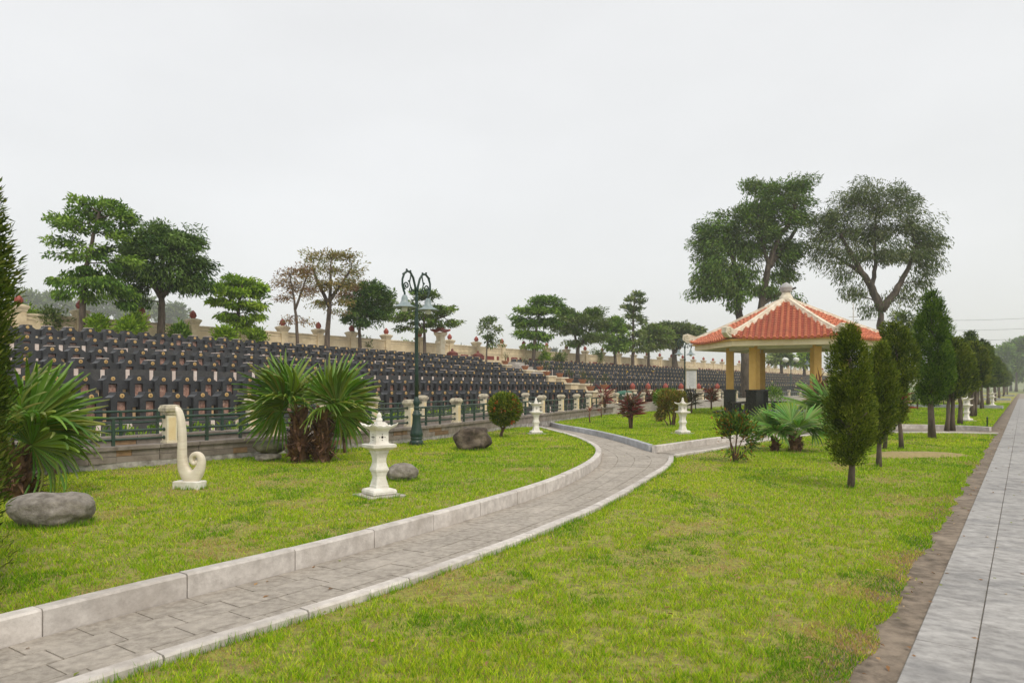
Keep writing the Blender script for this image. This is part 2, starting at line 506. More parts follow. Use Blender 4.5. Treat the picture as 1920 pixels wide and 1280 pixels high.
kerb('kerb', kA, .13, -.06, .178, M['kerb'], 1.0)
kerb('kerb', kB, .115, -.06, .075, M['kerb'], 1.0)
kerb('kerb', kB2, .115, -.06, .075, M['kerb'], 1.0)
kerb('kerb', kCl, .13, -.06, .165, M['kerb_blue'], .95)
kerb('kerb', kCr, .13, -.06, .165, M['kerb'], .95)
# kerbs of the cross paths farther along the promenade
for s, w0, w1 in ((56.0, 1.1, 14), (90.0, 1.1, 14), (128.0, 1.1, 14)):
    kerb('kerb', [sw(s, w0), sw(s + .6, w0 + 2), sw(s + .4, w1)], -.14, .1, .36, M['kerb_blue'], 1.6)

# the big ground, earth tone, reaching the horizon
g = MB(); g.add([(-1300, -60, -.08), (1300, -60, -.08), (1300, 1300, -.08), (-1300, 1300, -.08)], [(0, 1, 2, 3)])
tag(g.build('ground', M['ground']), kind='structure')

# fence line between lawn and cemetery, as (photo column, distance)
FEN = [(-420, 8.6), (-200, 9.8), (0, 11.2), (104, 12.0), (315, 13.4), (480, 15.0), (660, 17.0), (765, 18.6), (857, 21.0), (940, 24.3), (1017, 28.0), (1052, 30.3), (1080, 32.3),
       (1104, 34.3), (1126, 36.0), (1156, 38.5), (1200, 41.5), (1260, 45.3), (1330, 51.0), (1420, 60.0), (1500, 72), (1560, 86.0)]
fence_line = smooth_line([(at(p, y).x, at(p, y).y) for p, y in FEN], 1)

# lawns
off = lambda line, d: [tuple(p) for p in offset(polyline(line, .5), d)]
kA_in = off(kA, .12)
fa = [p for p in fence_line if p[1] < 26.5]
lawn_left = kA_in + fa[::-1] + [(-9, 2), (-7.0, .2)]
kCl_in = off(kCl, .12); kCr_in = off(kCr, .12)
fb = [p for p in fence_line if p[1] > 28.8]
far = [tuple(sw(190, 22).xy), tuple(sw(190, .93).xy)]
lawn_mid = kCl_in + kCr_in + [tuple(sw(31.2, .93).xy)] + far[::-1] + fb[::-1]
kB_in = [tuple(p) for p in offset(polyline(kB, .5), -.01)]
kB2_in = [tuple(p) for p in offset(polyline(kB2, .5), -.01)]
def dirt_edge(s):
    return .97 + .03 * math.sin(s * 1.9) * math.sin(s * .63 + 1) + .02 * math.sin(s * 5.3)
edge = [tuple(sw(s, dirt_edge(s)).xy) for s in np.arange(27.8, -4, -.4)]
lawn_right = kB_in + kB2_in + edge
sheet('lawn', lawn_left, LZ, M['lawn'])
sheet('lawn', lawn_mid, LZ, M['lawn'])
sheet('lawn', lawn_right, RZ, M['lawn'])
LAWNS = [(lawn_left, LZ), (lawn_mid, LZ), (lawn_right, RZ)]
# gentle bare mound at the foot of the conifers
mm = MB(); vs = [(0, 0, .07)]; fs = []
for r_, z_ in ((.35, .062), (.65, .035), (.95, .0)):
    for k in range(20):
        a = k / 20 * 2 * math.pi
        q = r_ * (1 + .18 * math.sin(3 * a + r_ * 4))
        vs.append((q * 1.35 * math.cos(a), q * .8 * math.sin(a), z_))
for k in range(20): fs.append((0, 1 + k, 1 + (k + 1) % 20))
for l in range(2):
    for k in range(20): fs.append((1 + l * 20 + k, 1 + (l + 1) * 20 + k, 1 + (l + 1) * 20 + (k + 1) % 20, 1 + l * 20 + (k + 1) % 20))
mm.add(vs, fs, smooth=True)
mo = mm.build('bare_mound', M['mound'], loc=gp(1715, 853, RZ) + Vector((0, 0, .004)), rz=.3); mo['kind'] = 'structure'

# dirt strip and promenade pavement
sheet('dirt_strip', [tuple(sw(-5, 1.3).xy), tuple(sw(-5, .5).xy), tuple(sw(190, .5).xy), tuple(sw(190, 1.3).xy)], .015, M['dirt'])
pv = sheet('pavement', [tuple(sw(-5, .553).xy), tuple(sw(-5, -3.2).xy), tuple(sw(190, -3.2).xy), tuple(sw(190, .553).xy)], .018, M['bed'])
slab_me = MB().box(0, 0, 0, 1.140, .313, .03, ch=.003).mesh('pavement_slab', M['slab'])
for c in range(7):
    w = .39 - c * .32
    smax = 42 if c < 2 else 9
    s = -2.4 + (.55 if c % 2 else 0.0)
    while s < smax:
        p = sw(s, w)
        inst('pavement_slab', slab_me, pv, (p.x, p.y, .016 + random.uniform(-.0015, .0015)), ROW_ANG)
        s += 1.15
b = MB()
for c in range(11):
    w = .39 - c * .32
    s = (-2.4 + (.55 if c % 2 else 0.0)) + 1.15 * math.ceil(((42 if c < 2 else 9) + 2.4) / 1.15)
    while s < 110:
        p = sw(s, w); b.box(p.x, p.y, .016, 1.145, .314, .03, ROW_ANG, ch=.0025); s += 1.15
tag(b.build('distant_slabs', M['slab'], pv), kind='stuff')

# curved path: tiles in four staggered courses between the two kerbs
pathroot = empty('path', (0, 0, 0), kind='structure')
def ribbon(left, right, n):
    A = polyline(left, n); B = polyline(right, .02)
    out = []; j = 0
    for i, p in enumerate(A):                 # straight across the path
        d = np.hypot(*(B[j:j + 60] - p).T) if i else np.hypot(*(B - p).T)
        j = j + int(np.argmin(d)); out.append(B[j])
    return A, np.array(out)
def pave(left, right, length, tile, courses, single_until):
    A, B = ribbon(left, right, tile / 4)
    n = len(A)
    vs = [(p[0], p[1], -.010) for p in A] + [(p[0], p[1], -.010) for p in B]
    bed = MB(); bed.add(vs, [(i, n + i, n + i + 1, i + 1) for i in range(n - 1)])
    bed.build('path_bed', M['bed'], pathroot)
    rest = MB()
    for c in range(courses):
        i = -(2 if c % 2 else 0) - (c * 7) % 2
        while i < n - 1:
            i0, i1 = max(i, 0), min(i + 4, n - 1)
            if i1 > i0:
                def P(i, u):
                    return A[i] * (1 - u) + B[i] * u
                wd = np.hypot(*(B[i0] - A[i0]))
                if np.hypot(*(B[i1] - B[i0])) < .06 or wd > 2.0 or wd < .5: i += 4; continue
                g = .0048
                u0, u1 = c / courses + g / wd, (c + 1) / courses - g / wd
                cen = (P(i0, (u0 + u1) / 2) + P(i1, (u0 + u1) / 2)) / 2
                q = []
                for (ii, uu) in ((i0, u0), (i0, u1), (i1, u1), (i1, u0)):
                    p = P(ii, uu)
                    d = (P(i1, uu) - P(i0, uu)); d /= max(np.hypot(*d), 1e-6)
                    q.append(p + d * (g if ii == i0 else -g))
                z = random.uniform(-.002, .002)
                k = .0015
                top = [x + (cen - x) * (k / max(np.hypot(*(cen - x)), .01)) for x in q]
                vv = [(x[0], x[1], -.04) for x in q] + [(x[0], x[1], z - .002) for x in q] + [(x[0], x[1], z) for x in top]
                ff = [(8, 9, 10, 11)]
                for l in (0, 4):
                    for e in range(4): ff.append((l + e, l + (e + 1) % 4, l + 4 + (e + 1) % 4, l + 4 + e))
                # orient up
                a_, b_, c_ = (np.array(vv[x]) for x in (8, 9, 10))
                if np.cross(b_ - a_, c_ - a_)[2] < 0: ff = [f_[::-1] for f_ in ff]
                if cen[1] < single_until:
                    m_ = MB(); m_.add(vv, ff); m_.build('path_tile', M['tile'], pathroot)
                else:
                    rest.add(vv, ff)
            i += 4
    if rest.f: tag(rest.build('distant_tiles', M['tile'], pathroot), kind='stuff')
kBin = [tuple(p) for p in offset(polyline(kB, .3), .112)]
pave(list(kA), kBin + [(3.5, 15.9)] + [(3.4, 17.4)] + list(kCl)[::-1][1:], 31.0, .40, 4, 17.0)
kB2in = [tuple(p) for p in offset(polyline(kB2, .3), .112)]
pave(list(kCr), kB2in, 17.5, .40, 4, 18.5)
jn = sheet('path_junction', [(1.9, 14.0), (3.3, 15.0), (3.75, 15.75), (5.0, 17.4), (4.4, 18.3), (3.55, 17.35), (3.4, 17.5), (3.2, 19.2), (2.0, 19.2)], -.016, M['tile'])
sheet('path_end', [(.55, 24.6), (2.4, 24.2), (2.0, 26.9), (1.6, 29.3), (.7, 29.3), (.0, 27.2)], -.006, M['tile'])
# stone landing where the two branches meet the fence, and the cross path behind the pavilion
lp = MB()
sheet('cross_path', [tuple(at(1262, 47).xy), tuple(at(1262, 45.6).xy), tuple(at(1420, 50).xy), tuple(at(1640, 47).xy), tuple(at(1640, 49).xy), tuple(at(1420, 52).xy)], LZ + .012, M['slab'])

# ------------------------------------------------------------------ grass
def tess_grass():
    N = 2700000
    ang = R(-46), R(41.5)
    r0, r1 = 2.6, 75.0
    # areal density falls with distance, so that far grass costs little
    u = rng.random(N)
    e = .42
    r = (r0 ** e + u * (r1 ** e - r0 ** e)) ** (1 / e)
    a = ang[0] + rng.random(N) * (ang[1] - ang[0])
    x, y = r * np.sin(a), r * np.cos(a)
    patch = vnoise(x * 1.1 + 40, y * 1.1 + 40, 1) * .5 + vnoise(x * 2.7 + 9, y * 2.7, 2) * .3 + vnoise(x * 7, y * 7, 3) * .2
    tuft = vnoise(x * 8 + 3, y * 8, 4) * .5 + vnoise(x * 21, y * 21, 5) * .5
    for li, (poly, z) in enumerate(LAWNS):
        P = np.array(poly)
        bb = (x > P[:, 0].min()) & (x < P[:, 0].max()) & (y > P[:, 1].min()) & (y < P[:, 1].max())
        idx = np.nonzero(bb)[0]
        ok = inside(poly, x[idx], y[idx])
        if li == 2:                      # stragglers creeping over the dirt strip
            ws = -x[idx] * DY + y[idx] * DX; sx_ = x[idx] * DX + y[idx] * DY
            reach = .82 - .08 * np.clip(vnoise(sx_ * 2.3 + 5, ws * 3 + 9, 12) * 1.5 - .35, 0, 1) - .05 * vnoise(sx_ * 9, ws * 9, 13)
            ok |= (ws > reach) & (ws < 1.15) & (sx_ < 29)
        idx = idx[ok]
        fine = np.clip(9 / r[idx], .25, 1)
        keep = rng.random(len(idx)) < ((.5 + .5 * np.clip((tuft[idx] - .5) * 4.5, -1, 1)) * fine + .85 * (1 - fine)) * np.where(patch[idx] < .38, .6, 1) + .10
        if li == 2: keep |= (-x[idx] * DY + y[idx] * DX) < 1.15
        idx = idx[keep]
        X, Y, rr, pt, tf = x[idx], y[idx], r[idx], patch[idx], tuft[idx]
        n = len(idx)
        lod = np.maximum(1, rr / 5.5) ** .80
        h = (.016 + .030 * rng.random(n) ** 2.4) * (.6 + .9 * tf) * (1 + .12 * (lod - 1))
        h *= np.where(pt < .38, .7, 1)
        wd = .0031 * lod * (.7 + .6 * rng.random(n))
        th = rng.random(n) * 2 * np.pi
        lean = .25 + .95 * rng.random(n)
        ph = rng.random(n) * 2 * np.pi
        ox, oy = np.cos(th) * wd, np.sin(th) * wd
        tx, ty = np.cos(ph) * h * lean, np.sin(ph) * h * lean
        V = np.empty((n, 3, 3))
        V[:, 0] = np.stack([X - ox, Y - oy, np.full(n, z - .004)], 1)
        V[:, 1] = np.stack([X + ox, Y + oy, np.full(n, z - .004)], 1)
        V[:, 2] = np.stack([X + tx, Y + ty, z + h], 1)
        c = rng.random(n)
        lime = np.array([.42, .585, .028]); deep = np.array([.15, .33, .018]); yel = np.array([.57, .64, .05]); dry = np.array([.51, .36, .16])
        col = lime * (1 - c[:, None]) + deep * c[:, None]
        k = rng.random(n)
        big = vnoise(X * .35 + 70, Y * .35 + 20, 8)
        py_ = np.clip(.10 + .5 * (big - .4), .04, .4)
        col = np.where((k < py_)[:, None], yel, col)
        dryp = np.clip((.46 - pt) * 3.5, .12, .55) * np.clip(1.15 - rr / 40, .45, 1) * np.where(h < .022, 1.6, .7)
        col = np.where((rng.random(n) < dryp)[:, None], dry, col)
        clover = vnoise(X * 1.7 + 11, Y * 1.7 + 5, 6) > .72
        col = np.where((clover & (rng.random(n) < .55))[:, None], deep * .9, col)
        col = col * (.6 + .7 * rng.random(n))[:, None]
        cols = np.repeat(col, 3, axis=0)
        faces = np.arange(n * 3).reshape(n, 3)
        me = fast_mesh('grass', V.reshape(-1, 3), faces, M['blade'], cols)
        o = inst('grass', me)
        tag(o, ['short lime green grass with dry patches behind the tall kerb', 'short green grass of the lawn round the pavilion',
                'short lime green grass between path and promenade in the foreground'][li], 'grass', kind='stuff')
tess_grass()
def tufts():
    # longer, darker grass added to strengthen contact shade: along the near kerb and round stones, bases and trunks
    X = []; Y = []; Z = []; H = []
    line = offset(polyline(kB, .01), -.012)
    for x, y in line:
        if y < 2 or y > 16: continue
        m = rng.poisson(2.2 if vnoise(np.array([x * 3.0]), np.array([y * 3.0]), 21)[0] > .45 else .5)
        if m:
            d = np.abs(rng.normal(0, .022, m))
            X += list(x + d * .8); Y += list(y - d * .6 + rng.normal(0, .01, m)); Z += [RZ] * m; H += list(.035 + .055 * rng.random(m) ** 2)
    line = offset(polyline(kA, .02), .14)
    for x, y in line:
        m = rng.poisson(.9); d = np.abs(rng.normal(0, .02, m))
        X += list(x - d * .8); Y += list(y + d * .6); Z += [LZ] * m; H += list(.03 + .04 * rng.random(m) ** 2)
    spots_ = [(gp(74, 990, LZ) + Vector((0, .2, 0)), .40, .30, 900), (gp(755, 900, LZ), .23, .18, 500), (gp(886, 843, LZ), .41, .33, 600), (gp(503, 864, LZ), .27, .2, 350), (gp(711, 930, LZ), .30, .30, 380),
              (gp(358, 916, LZ), .22, .13, 320), (gp(781, 835, LZ), .21, .21, 200), (gp(1595, 915, RZ), .06, .06, 140), (gp(1643, 875, RZ), .06, .06, 120), (gp(1378, 867, RZ), .06, .06, 120), (gp(938, 820, LZ), .07, .07, 110),
              (gp(562, 866, LZ), .24, .22, 260), (gp(604, 866, LZ), .24, .22, 260), (gp(1491, 846, RZ), .2, .2, 200), (gp(1280, 813, LZ), .28, .28, 160), (gp(1005, 813.5, LZ), .28, .28, 160), (gp(1748, 822, RZ), .12, .12, 120), (gp(1692, 842, RZ), .1, .1, 120)]
    for c, rx, ry, m in spots_:
        a = rng.random(m) * 2 * np.pi; k = 1 + np.abs(rng.normal(0, .10, m)) - .06
        X += list(c.x + np.cos(a) * rx * k); Y += list(c.y + np.sin(a) * ry * k); Z += [c.z] * m; H += list(.035 + .06 * rng.random(m) ** 1.6)
    X, Y, Z, H = map(np.array, (X, Y, Z, H)); n = len(X)
    lod = np.maximum(1, np.hypot(X, Y) / 6)
    wd = .0030 * lod ** .8; th = rng.random(n) * 6.283; ph = rng.random(n) * 6.283; le = .1 + .5 * rng.random(n)
    V = np.empty((n, 3, 3))
    V[:, 0] = np.stack([X - np.cos(th) * wd, Y - np.sin(th) * wd, Z - .004], 1); V[:, 1] = np.stack([X + np.cos(th) * wd, Y + np.sin(th) * wd, Z - .004], 1)
    V[:, 2] = np.stack([X + np.cos(ph) * H * le, Y + np.sin(ph) * H * le, Z + H], 1)
    c = rng.random((n, 1)); col = np.array([.30, .48, .03]) * (1 - c) + np.array([.11, .28, .018]) * c
    col = np.where(rng.random((n, 1)) < .12, np.array([[.46, .36, .16]]), col) * (.7 + .5 * rng.random((n, 1)))
    o = inst('long_grass', fast_mesh('long_grass', V.reshape(-1, 3), np.arange(n * 3).reshape(n, 3), M['blade'], np.repeat(col, 3, axis=0)))
    tag(o, 'longer darker grass added for contact shade along the kerbs and round the stones and bases', 'grass', kind='stuff')
tufts()
# ================================================================== CEMETERY
# terraces: w of each row of tombstones, top height of its stones
ROWW = [18.46, 20.72, 22.97, 25.23, 27.48, 29.74]
ROWT = [1.45, 1.90, 2.44, 2.87, 3.36, 3.85]
TH = .74
def drop(s, k):
    return .30 * k / 5 * min(max((s - 14) / 24, 0), 1)
S0, S1 = -4.0, 150.0
STAIR = [(43.7, 48.0)]
# terrain: one stepped sheet
t = MB()
ss = list(np.arange(-10, 160, 5.0))
prof = []                                     # (w, z, k)
prof.append((14.3, -.03, 0)); prof.append((16.9, -.03, 0))
for k in range(6):
    z = ROWT[k] - TH - .02
    prof.append((ROWW[k] - .95, (prof[-1][1]), k if k else 0)); prof.append((ROWW[k] - .948, z, k))
prof.append((32.0, 3.22, 5)); prof.append((36, 3.3, 5)); prof.append((60, 2.2, 5)); prof.append((160, 2.0, 5))
vs = []
for s in ss:
    for w, z, k in prof:
        p = sw(s, w, z - drop(s, k)); vs.append(p)
n = len(prof)
fs = []
for i in range(len(ss) - 1):
    for j in range(n - 1):
        fs.append((i * n + j, (i + 1) * n + j, (i + 1) * n + j + 1, i * n + j + 1))
t.add(vs, fs)
tag(t.build('terraced_ground', M['slabgrey']), kind='structure')

# ---- one tombstone with its parts
hw, sh = .262, .60
def headstone_mesh():
    b = MB()
    b.extr([(-hw, 0), (-.115, 0), (-.115, .51), (.115, .51), (.115, 0), (hw, 0), (hw, sh), (.165, .665), (.145, .74), (-.145, .74), (-.165, .665), (-hw, sh)], -.17, .17)
    b.box(0, .10, .255, .232, .12, .51)
    b.box(0, -.03, .025, .232, .24, .05)
    return b.mesh('headstone', M['granite'])
me_head = headstone_mesh()
me_panel = MB().box(0, 0, .27, .228, .02, .44).mesh('marble_panel', M['marble'])
md = MB(); md.lathe([(.058, 0), (.058, .012), (.045, .014)], 14); 
for v in range(len(md.v)):
    x, y, z = md.v[v]; md.v[v] = (x, -z, y)
me_medal = md.mesh('medallion', M['gold'])
md = MB(); md.extr([(-.022, -.012), (0, -.028), (.022, -.012), (.010, .004), (.016, .02), (0, .026), (-.016, .02), (-.010, .004)], -.018, -.010)
me_mark = md.mesh('emblem', M['goldmark'])
me_pier = MB().box(0, .02, .48, .235, .26, .24).mesh('side_pier', M['granite'])
me_block = MB().box(0, .05, .175, .13, .16, .35).mesh('ochre_block', M['creamblock'])
mb_ = MB(); mb_.box(0, -.36, .02, .70, .36, .045); mb_.box(0, -.50, -.02, .52, .16, .05)
me_base = mb_.mesh('base_slab', M['granite2'])
me_cap = MB().box(0, .02, .752, .27, .2, .022).mesh('coping', M['pinkblock'])

PITCH = .72
spots = []
for k in range(6):
    s = S0 - .13 + .13 * k
    while s < S1:
        inst_gap = False
        # stairways cut the rows
        sg = [(46.2 - (.35 if k == 0 else 0) - 1.55 * 0, 47.4)]
        st0 = 45.0 + [.0, .35, .7, 1.0, 1.35, 1.7][k] * 0
        p = sw(s, ROWW[k])
        px = pxof(p) if p.y > 1 else -9999
        end = [1100, 1060, 1018, 980, 942, 904][k]
        start2 = [1300, 1118, 1082, 1046, 1010, 960][k]
        ok = px > -230 and not (end < px < start2)
        if k == 0 and px > start2: ok = False
        if ok and px < 1760:
            # breaks between the blocks farther on
            if not (1292 < px < 1300 or 1395 < px < 1402):
                spots.append((k, s, px, p))
        s += PITCH
vis = [q for q in spots if -30 < q[2] < 1700]
vis.sort(key=lambda q: q[3].length)
near = set((q[0], round(q[1], 3)) for q in vis[:300])
rownames = ['front row', 'second row', 'third row', 'fourth row', 'fifth row', 'top row']
count = {}
far_mb = MB()
fb_ = [MB(), MB()]
proto_detail = 0
for k, s, px, p in sorted(spots, key=lambda q: (q[0], q[1])):
    z = ROWT[k] - TH - drop(s, k) + random.uniform(-.012, .012)
    if px > 0: count[k] = count.get(k, 0) + 1
    if (k, round(s, 3)) in near:
        nth = count.get(k, 0)
        if nth:
            lab = 'black granite tombstone with gold disc, %s from the left in the %s' % (ordinal(nth), rownames[k])
        else:
            lab = 'black granite tombstone in the %s at the left edge of the picture' % rownames[k]
        e = empty('tombstone', (p.x, p.y, z), ROW_ANG + random.uniform(-.02, .02), lab, 'tombstone', 'tombstones on the terraces')
        inst('headstone', me_head, e)
        inst('marble_panel', me_panel, e, (0, -.07, 0))
        m_ = inst('medallion', me_medal, e, (0, -.170, .645))
        if p.length < 30: inst('emblem', me_mark, m_)
        inst('side_pier', me_pier, e, (PITCH / 2, .05, 0))
        if k < 2 or random.random() < .3: inst('ochre_block', me_block, e, (PITCH / 2, .03, 0))
        inst('base_slab', me_base, e)
        if random.random() < .45 and k > 1: inst('coping', me_cap, e)
    else:
        c, sn = math.cos(ROW_ANG), math.sin(ROW_ANG)
        def T(vv): return [(p.x + x * c - y * sn, p.y + x * sn + y * c, z + zz) for x, y, zz in vv]
        def bx(mi, cx, cy, cz, sx, sy, sz):
            q = MB(); q.box(cx, cy, cz, sx, sy, sz); far_mb.add(T(q.v), q.f, mi)
        q = MB(); q.extr([(-hw, 0), (-.115, 0), (-.115, .51), (.115, .51), (.115, 0), (hw, 0), (hw, sh), (.165, .665), (.145, .74), (-.145, .74), (-.165, .665), (-hw, sh)], -.17, .17)
        far_mb.add(T(q.v), q.f, 0)
        bx(1, 0, -.03, .25, .23, .05, .5); bx(2, 0, -.18, .645, .1, .02, .1)
        bx(0, PITCH / 2, .05, .52, .235, .26, .2); bx(3, PITCH / 2, .08, .175, .13, .16, .35)
        if random.random() < .12:
            fx, fz = random.uniform(-.15, .15), random.uniform(.1, .55)
            for _ in range(random.randint(2, 5)):
                q = MB(); q.lathe([(.02, -.05), (.07, 0), (.02, .05)], 5, (fx + random.uniform(-.12, .12), -.3, fz + random.uniform(-.06, .06)))
                far_mb.add(T(q.v), q.f, random.choice((4, 4, 4, 5, 6)))
M['yel'] = stone('yellow_flowers', (.75, .45, .02), (.85, .6, .04), 20, .8, .3)
M['pnk'] = stone('pink_flowers', (.6, .15, .22), (.75, .3, .35), 20, .8, .3)
M['wht'] = stone('white_flowers', (.7, .7, .66), (.8, .8, .76), 20, .8, .3)
tag(far_mb.build('distant_tombstones', [M['granite'], M['marble'], M['gold'], M['creamblock'], M['yel'], M['pnk'], M['wht']]),
    'distant rows of black tombstones with scattered flowers on the far terraces', 'tombstones', kind='stuff')

# ---- retaining walls in front of the rows: dark panels with pale blocks in the gaps
me_wp = MB().box(0, 0, 0, .575, .07, 1.0).mesh('dark_wall_panel', M['granite2'])
me_pb = MB().box(0, 0, 0, .125, .05, 1.0).mesh('pale_block', M['pinkblock'])
for k in range(6):
    zb = (ROWT[k - 1] - TH - .02) if k else .05
    top = ROWT[k] - TH + [.0, .03, .40, .22, .38, .22][k]
    root = empty('retaining_wall', tuple(sw(10, ROWW[k] - 1.0, zb)), 0, 'dark panelled retaining wall with pale blocks in front of the %s of tombstones' % rownames[k], 'retaining wall', 'retaining walls of the terraces')
    inv = Vector(root.location)
    far = MB()
    s = S0
    i = 0
    while s < S1:
        p = sw(s, ROWW[k] - 1.02)
        px = pxof(p) if p.y > 1 else -9999
        end = [1106, 1066, 1024, 986, 948, 910][k]; start2 = [1300, 1118, 1082, 1046, 1010, 960][k]
        if px > -200 and not (end < px < start2) and px < 1700 and not (k == 0 and px > start2):
            z0, z1 = zb - drop(s, max(k - 1, 0)) - .05, top - drop(s, k) + random.uniform(-.015, .015)
            h = z1 - z0
            if p.length < 34:
                inst('dark_wall_panel', me_wp, root, tuple(Vector((p.x, p.y, (z0 + z1) / 2)) - inv), ROW_ANG, (1, 1, h))
                p2 = sw(s + PITCH / 2, ROWW[k] - 1.0)
                inst('pale_block', me_pb, root, tuple(Vector((p2.x, p2.y, (z0 + z1) / 2 - .01)) - inv), ROW_ANG, (1, 1, h))
            else:
                q = Vector((p.x, p.y, (z0 + z1) / 2)) - inv
                far.box(q.x, q.y, q.z, .58, .07, h, ROW_ANG, 0)
                p2 = sw(s + PITCH / 2, ROWW[k] - 1.0); q = Vector((p2.x, p2.y, (z0 + z1) / 2 - .01)) - inv
                far.box(q.x, q.y, q.z, .12, .05, h, ROW_ANG, 1)
        s += PITCH
    if far.f: tag(far.build('distant_panels', [M['granite2'], M['pinkblock']], root), kind='stuff')

# ---- stairway between the blocks, with pedestals and potted bonsai
PEDL = [(1109, 737, 0), (1069, 722, 1), (1027, 708, 2), (986, 697, 3), (949, 687, 4)]
PEDR = [(1135, 734, 0), (1094, 723, 1), (1051, 711, 2), (1014, 698, 3)]
def potted(px, py, k, side, i):
    Y = ROWW[k] / 1.0255 * 1.2615 / (U0 - (px - 960) / F)
    z = zat(py, Y)
    p = at(px, Y, 0)
    zb = ROWT[k] - TH - .1
    side_n = 'left' if side < 0 else 'right'
    e = empty('pedestal', (p.x, p.y, zb), ROW_ANG, 'cream block pedestal, %s from the bottom on the %s side of the grave stairway' % (ordinal(i + 1), side_n), 'pedestal', 'stairway pedestals')
    b = MB(); b.box(0, 0, (z - zb) / 2 + .02, .8, .62, z - zb + .05); b.build('pedestal_block', M['wall'], e)
    b = MB(); b.box(0, 0, z - zb + .085, .92, .72, .075, ch=.015); b.build('pedestal_cap', M['post'], e)
    e2 = empty('potted_plant', (p.x - .05, p.y, z + .125), random.random(), 'bonsai in terracotta bowl, %s from the bottom on the stairway''s %s side' % (ordinal(i + 1), side_n), 'potted plant', 'potted bonsai by the stairway')
    b = MB(); b.lathe([(.11, 0), (.17, .08), (.23, .20), (.25, .21), (.25, .25), (.20, .25), (.19, .22)], 14); b.build('pot', M['pot'], e2)
    b = MB(); pts = [(0, 0, .25), (.04, .02, .4), (-.03, 0, .55), (.02, 0, .72)]; b.tube(pts, [.03, .025, .018, .01], 5); b.build('trunk', M['barkred'], e2)
    n_ = 160
    C = np.array([(.02, 0, .72), (.16, .02, .55), (-.15, .05, .58), (.0, -.1, .5)])[rng.integers(0, 4, n_)]
    P_ = C + rng.normal(0, .085, (n_, 3))
    leaf_obj('crown', P_, .07, .035, [(.05, .10, .02), (.10, .15, .04), (.14, .13, .05)], e2, up=.5)

# ---- boundary wall with bud posts
WALLW = 34.9
posts_px = [-95, 35, 150, 265, 362, 455, 530, 597, 659, 724, 787, 843, 893, 941, 982, 1025, 1062, 1097, 1129, 1160, 1188, 1213, 1237, 1259, 1280, 1300, 1319, 1337, 1354, 1370, 1386, 1400, 1414, 1428, 1441, 1454, 1466, 1478, 1490, 1501, 1512, 1522, 1532, 1542]
WT, WB = 4.66, 3.15
CW = 34 * 1.2615
def wallpos(px): 
    Y = CW / (U0 - (px - 960) / F)
    return at(px, Y, 0)
bw = empty('boundary_wall', tuple(wallpos(150)[:2]) + (WB,), ROW_ANG, 'long cream plastered boundary wall with posts and red lotus buds behind the graves', 'wall')
o0 = wallpos(150)
def loc(p): 
    d = p - Vector((o0.x, o0.y, 0)); return d.x * DX + d.y * DY
b_post = MB(); b_post.box(0, 0, (WT - WB) / 2 + .06, .44, .44, WT - WB + .12); me_bp = b_post.mesh('wall_post', M['wall'])
b_cap = MB(); b_cap.square([(.23, 0), (.25, .04), (.25, .07), (.31, .17), (.32, .24), (.26, .27), (.14, .32)]); me_bc = b_cap.mesh('post_cap', M['wallcap'])
b_bud = MB(); b_bud.lathe([(.08, 0), (.12, .03), (.17, .11), (.185, .20), (.165, .31), (.10, .41), (.03, .48), (.0, .50)], 12)
for j in range(5):
    a = j / 5 * 2 * math.pi
    b_bud.add([(.11 * math.cos(a - .5), .11 * math.sin(a - .5), .02), (.11 * math.cos(a + .5), .11 * math.sin(a + .5), .02), (.205 * math.cos(a + .35), .205 * math.sin(a + .35), .16), (.18 * math.cos(a), .18 * math.sin(a), .36), (.205 * math.cos(a - .35), .205 * math.sin(a - .35), .16)], [(0, 1, 2, 3, 4)], smooth=True)
me_bud = b_bud.mesh('lotus_bud', M['bud'])
me_rp1 = MB().box(0, 0, 0, .9, .03, .30).mesh('red_panel', M['darkred'])
me_rp2 = MB().box(0, 0, 0, .28, .03, .30).mesh('red_panel', M['darkred'])
me_vent = MB()
for i in range(4):
    me_vent.box(-.12 + i * .08, 0, 0, .045, .02, .34)
me_vent = me_vent.mesh('vent_slots', M['wallcap'])
prev = None
for i, px in enumerate(posts_px):
    p = wallpos(px); x = loc(p)
    po = inst('wall_post', me_bp, bw, (x, 0, 0))
    inst('post_cap', me_bc, po, (0, 0, WT - WB + .12))
    inst('lotus_bud', me_bud, po, (0, 0, WT - WB + .42), 0, (.88, .88, .9))
    if prev is not None:
        L_ = x - prev - .44
        cx = (x + prev) / 2
        q = MB(); q.box(0, 0, (WT - WB) / 2, L_, .24, WT - WB); q.build('wall_panel', M['wall'], bw, (cx, 0, 0))
        q = MB(); q.box(0, 0, 0, L_ - .004, .34, .09, ch=.03); q.box(0, 0, -.20, L_ - .01, .28, .05); q.build('coping', M['wallcap'], bw, (cx, 0, WT - WB + .03))
        if px > 860:
            inst('red_panel', me_rp1, bw, (cx, -.128, .72))
            for d in (-1, 1): inst('red_panel', me_rp2, bw, (cx + d * L_ * .33, -.128, .72))
            q = MB(); q.box(0, 0, 0, L_ * .86, .04, .05); q.box(-L_ * .43, 0, -.25, .05, .04, .5); q.box(L_ * .43, 0, -.25, .05, .04, .5)
            q.build('raised_frame', M['wallcap'], bw, (cx, -.126, 1.02))
        else:
            for d in (-1, 1): inst('vent_slots', me_vent, bw, (cx + d * L_ * .36, -.125, .62))
    prev = x
# continuation towards the promenade's far end
q = MB(); q.box(70, 0, .7, 140, .24, 1.4); q.build('distant_wall', M['wall'], bw, (prev, 0, 0))

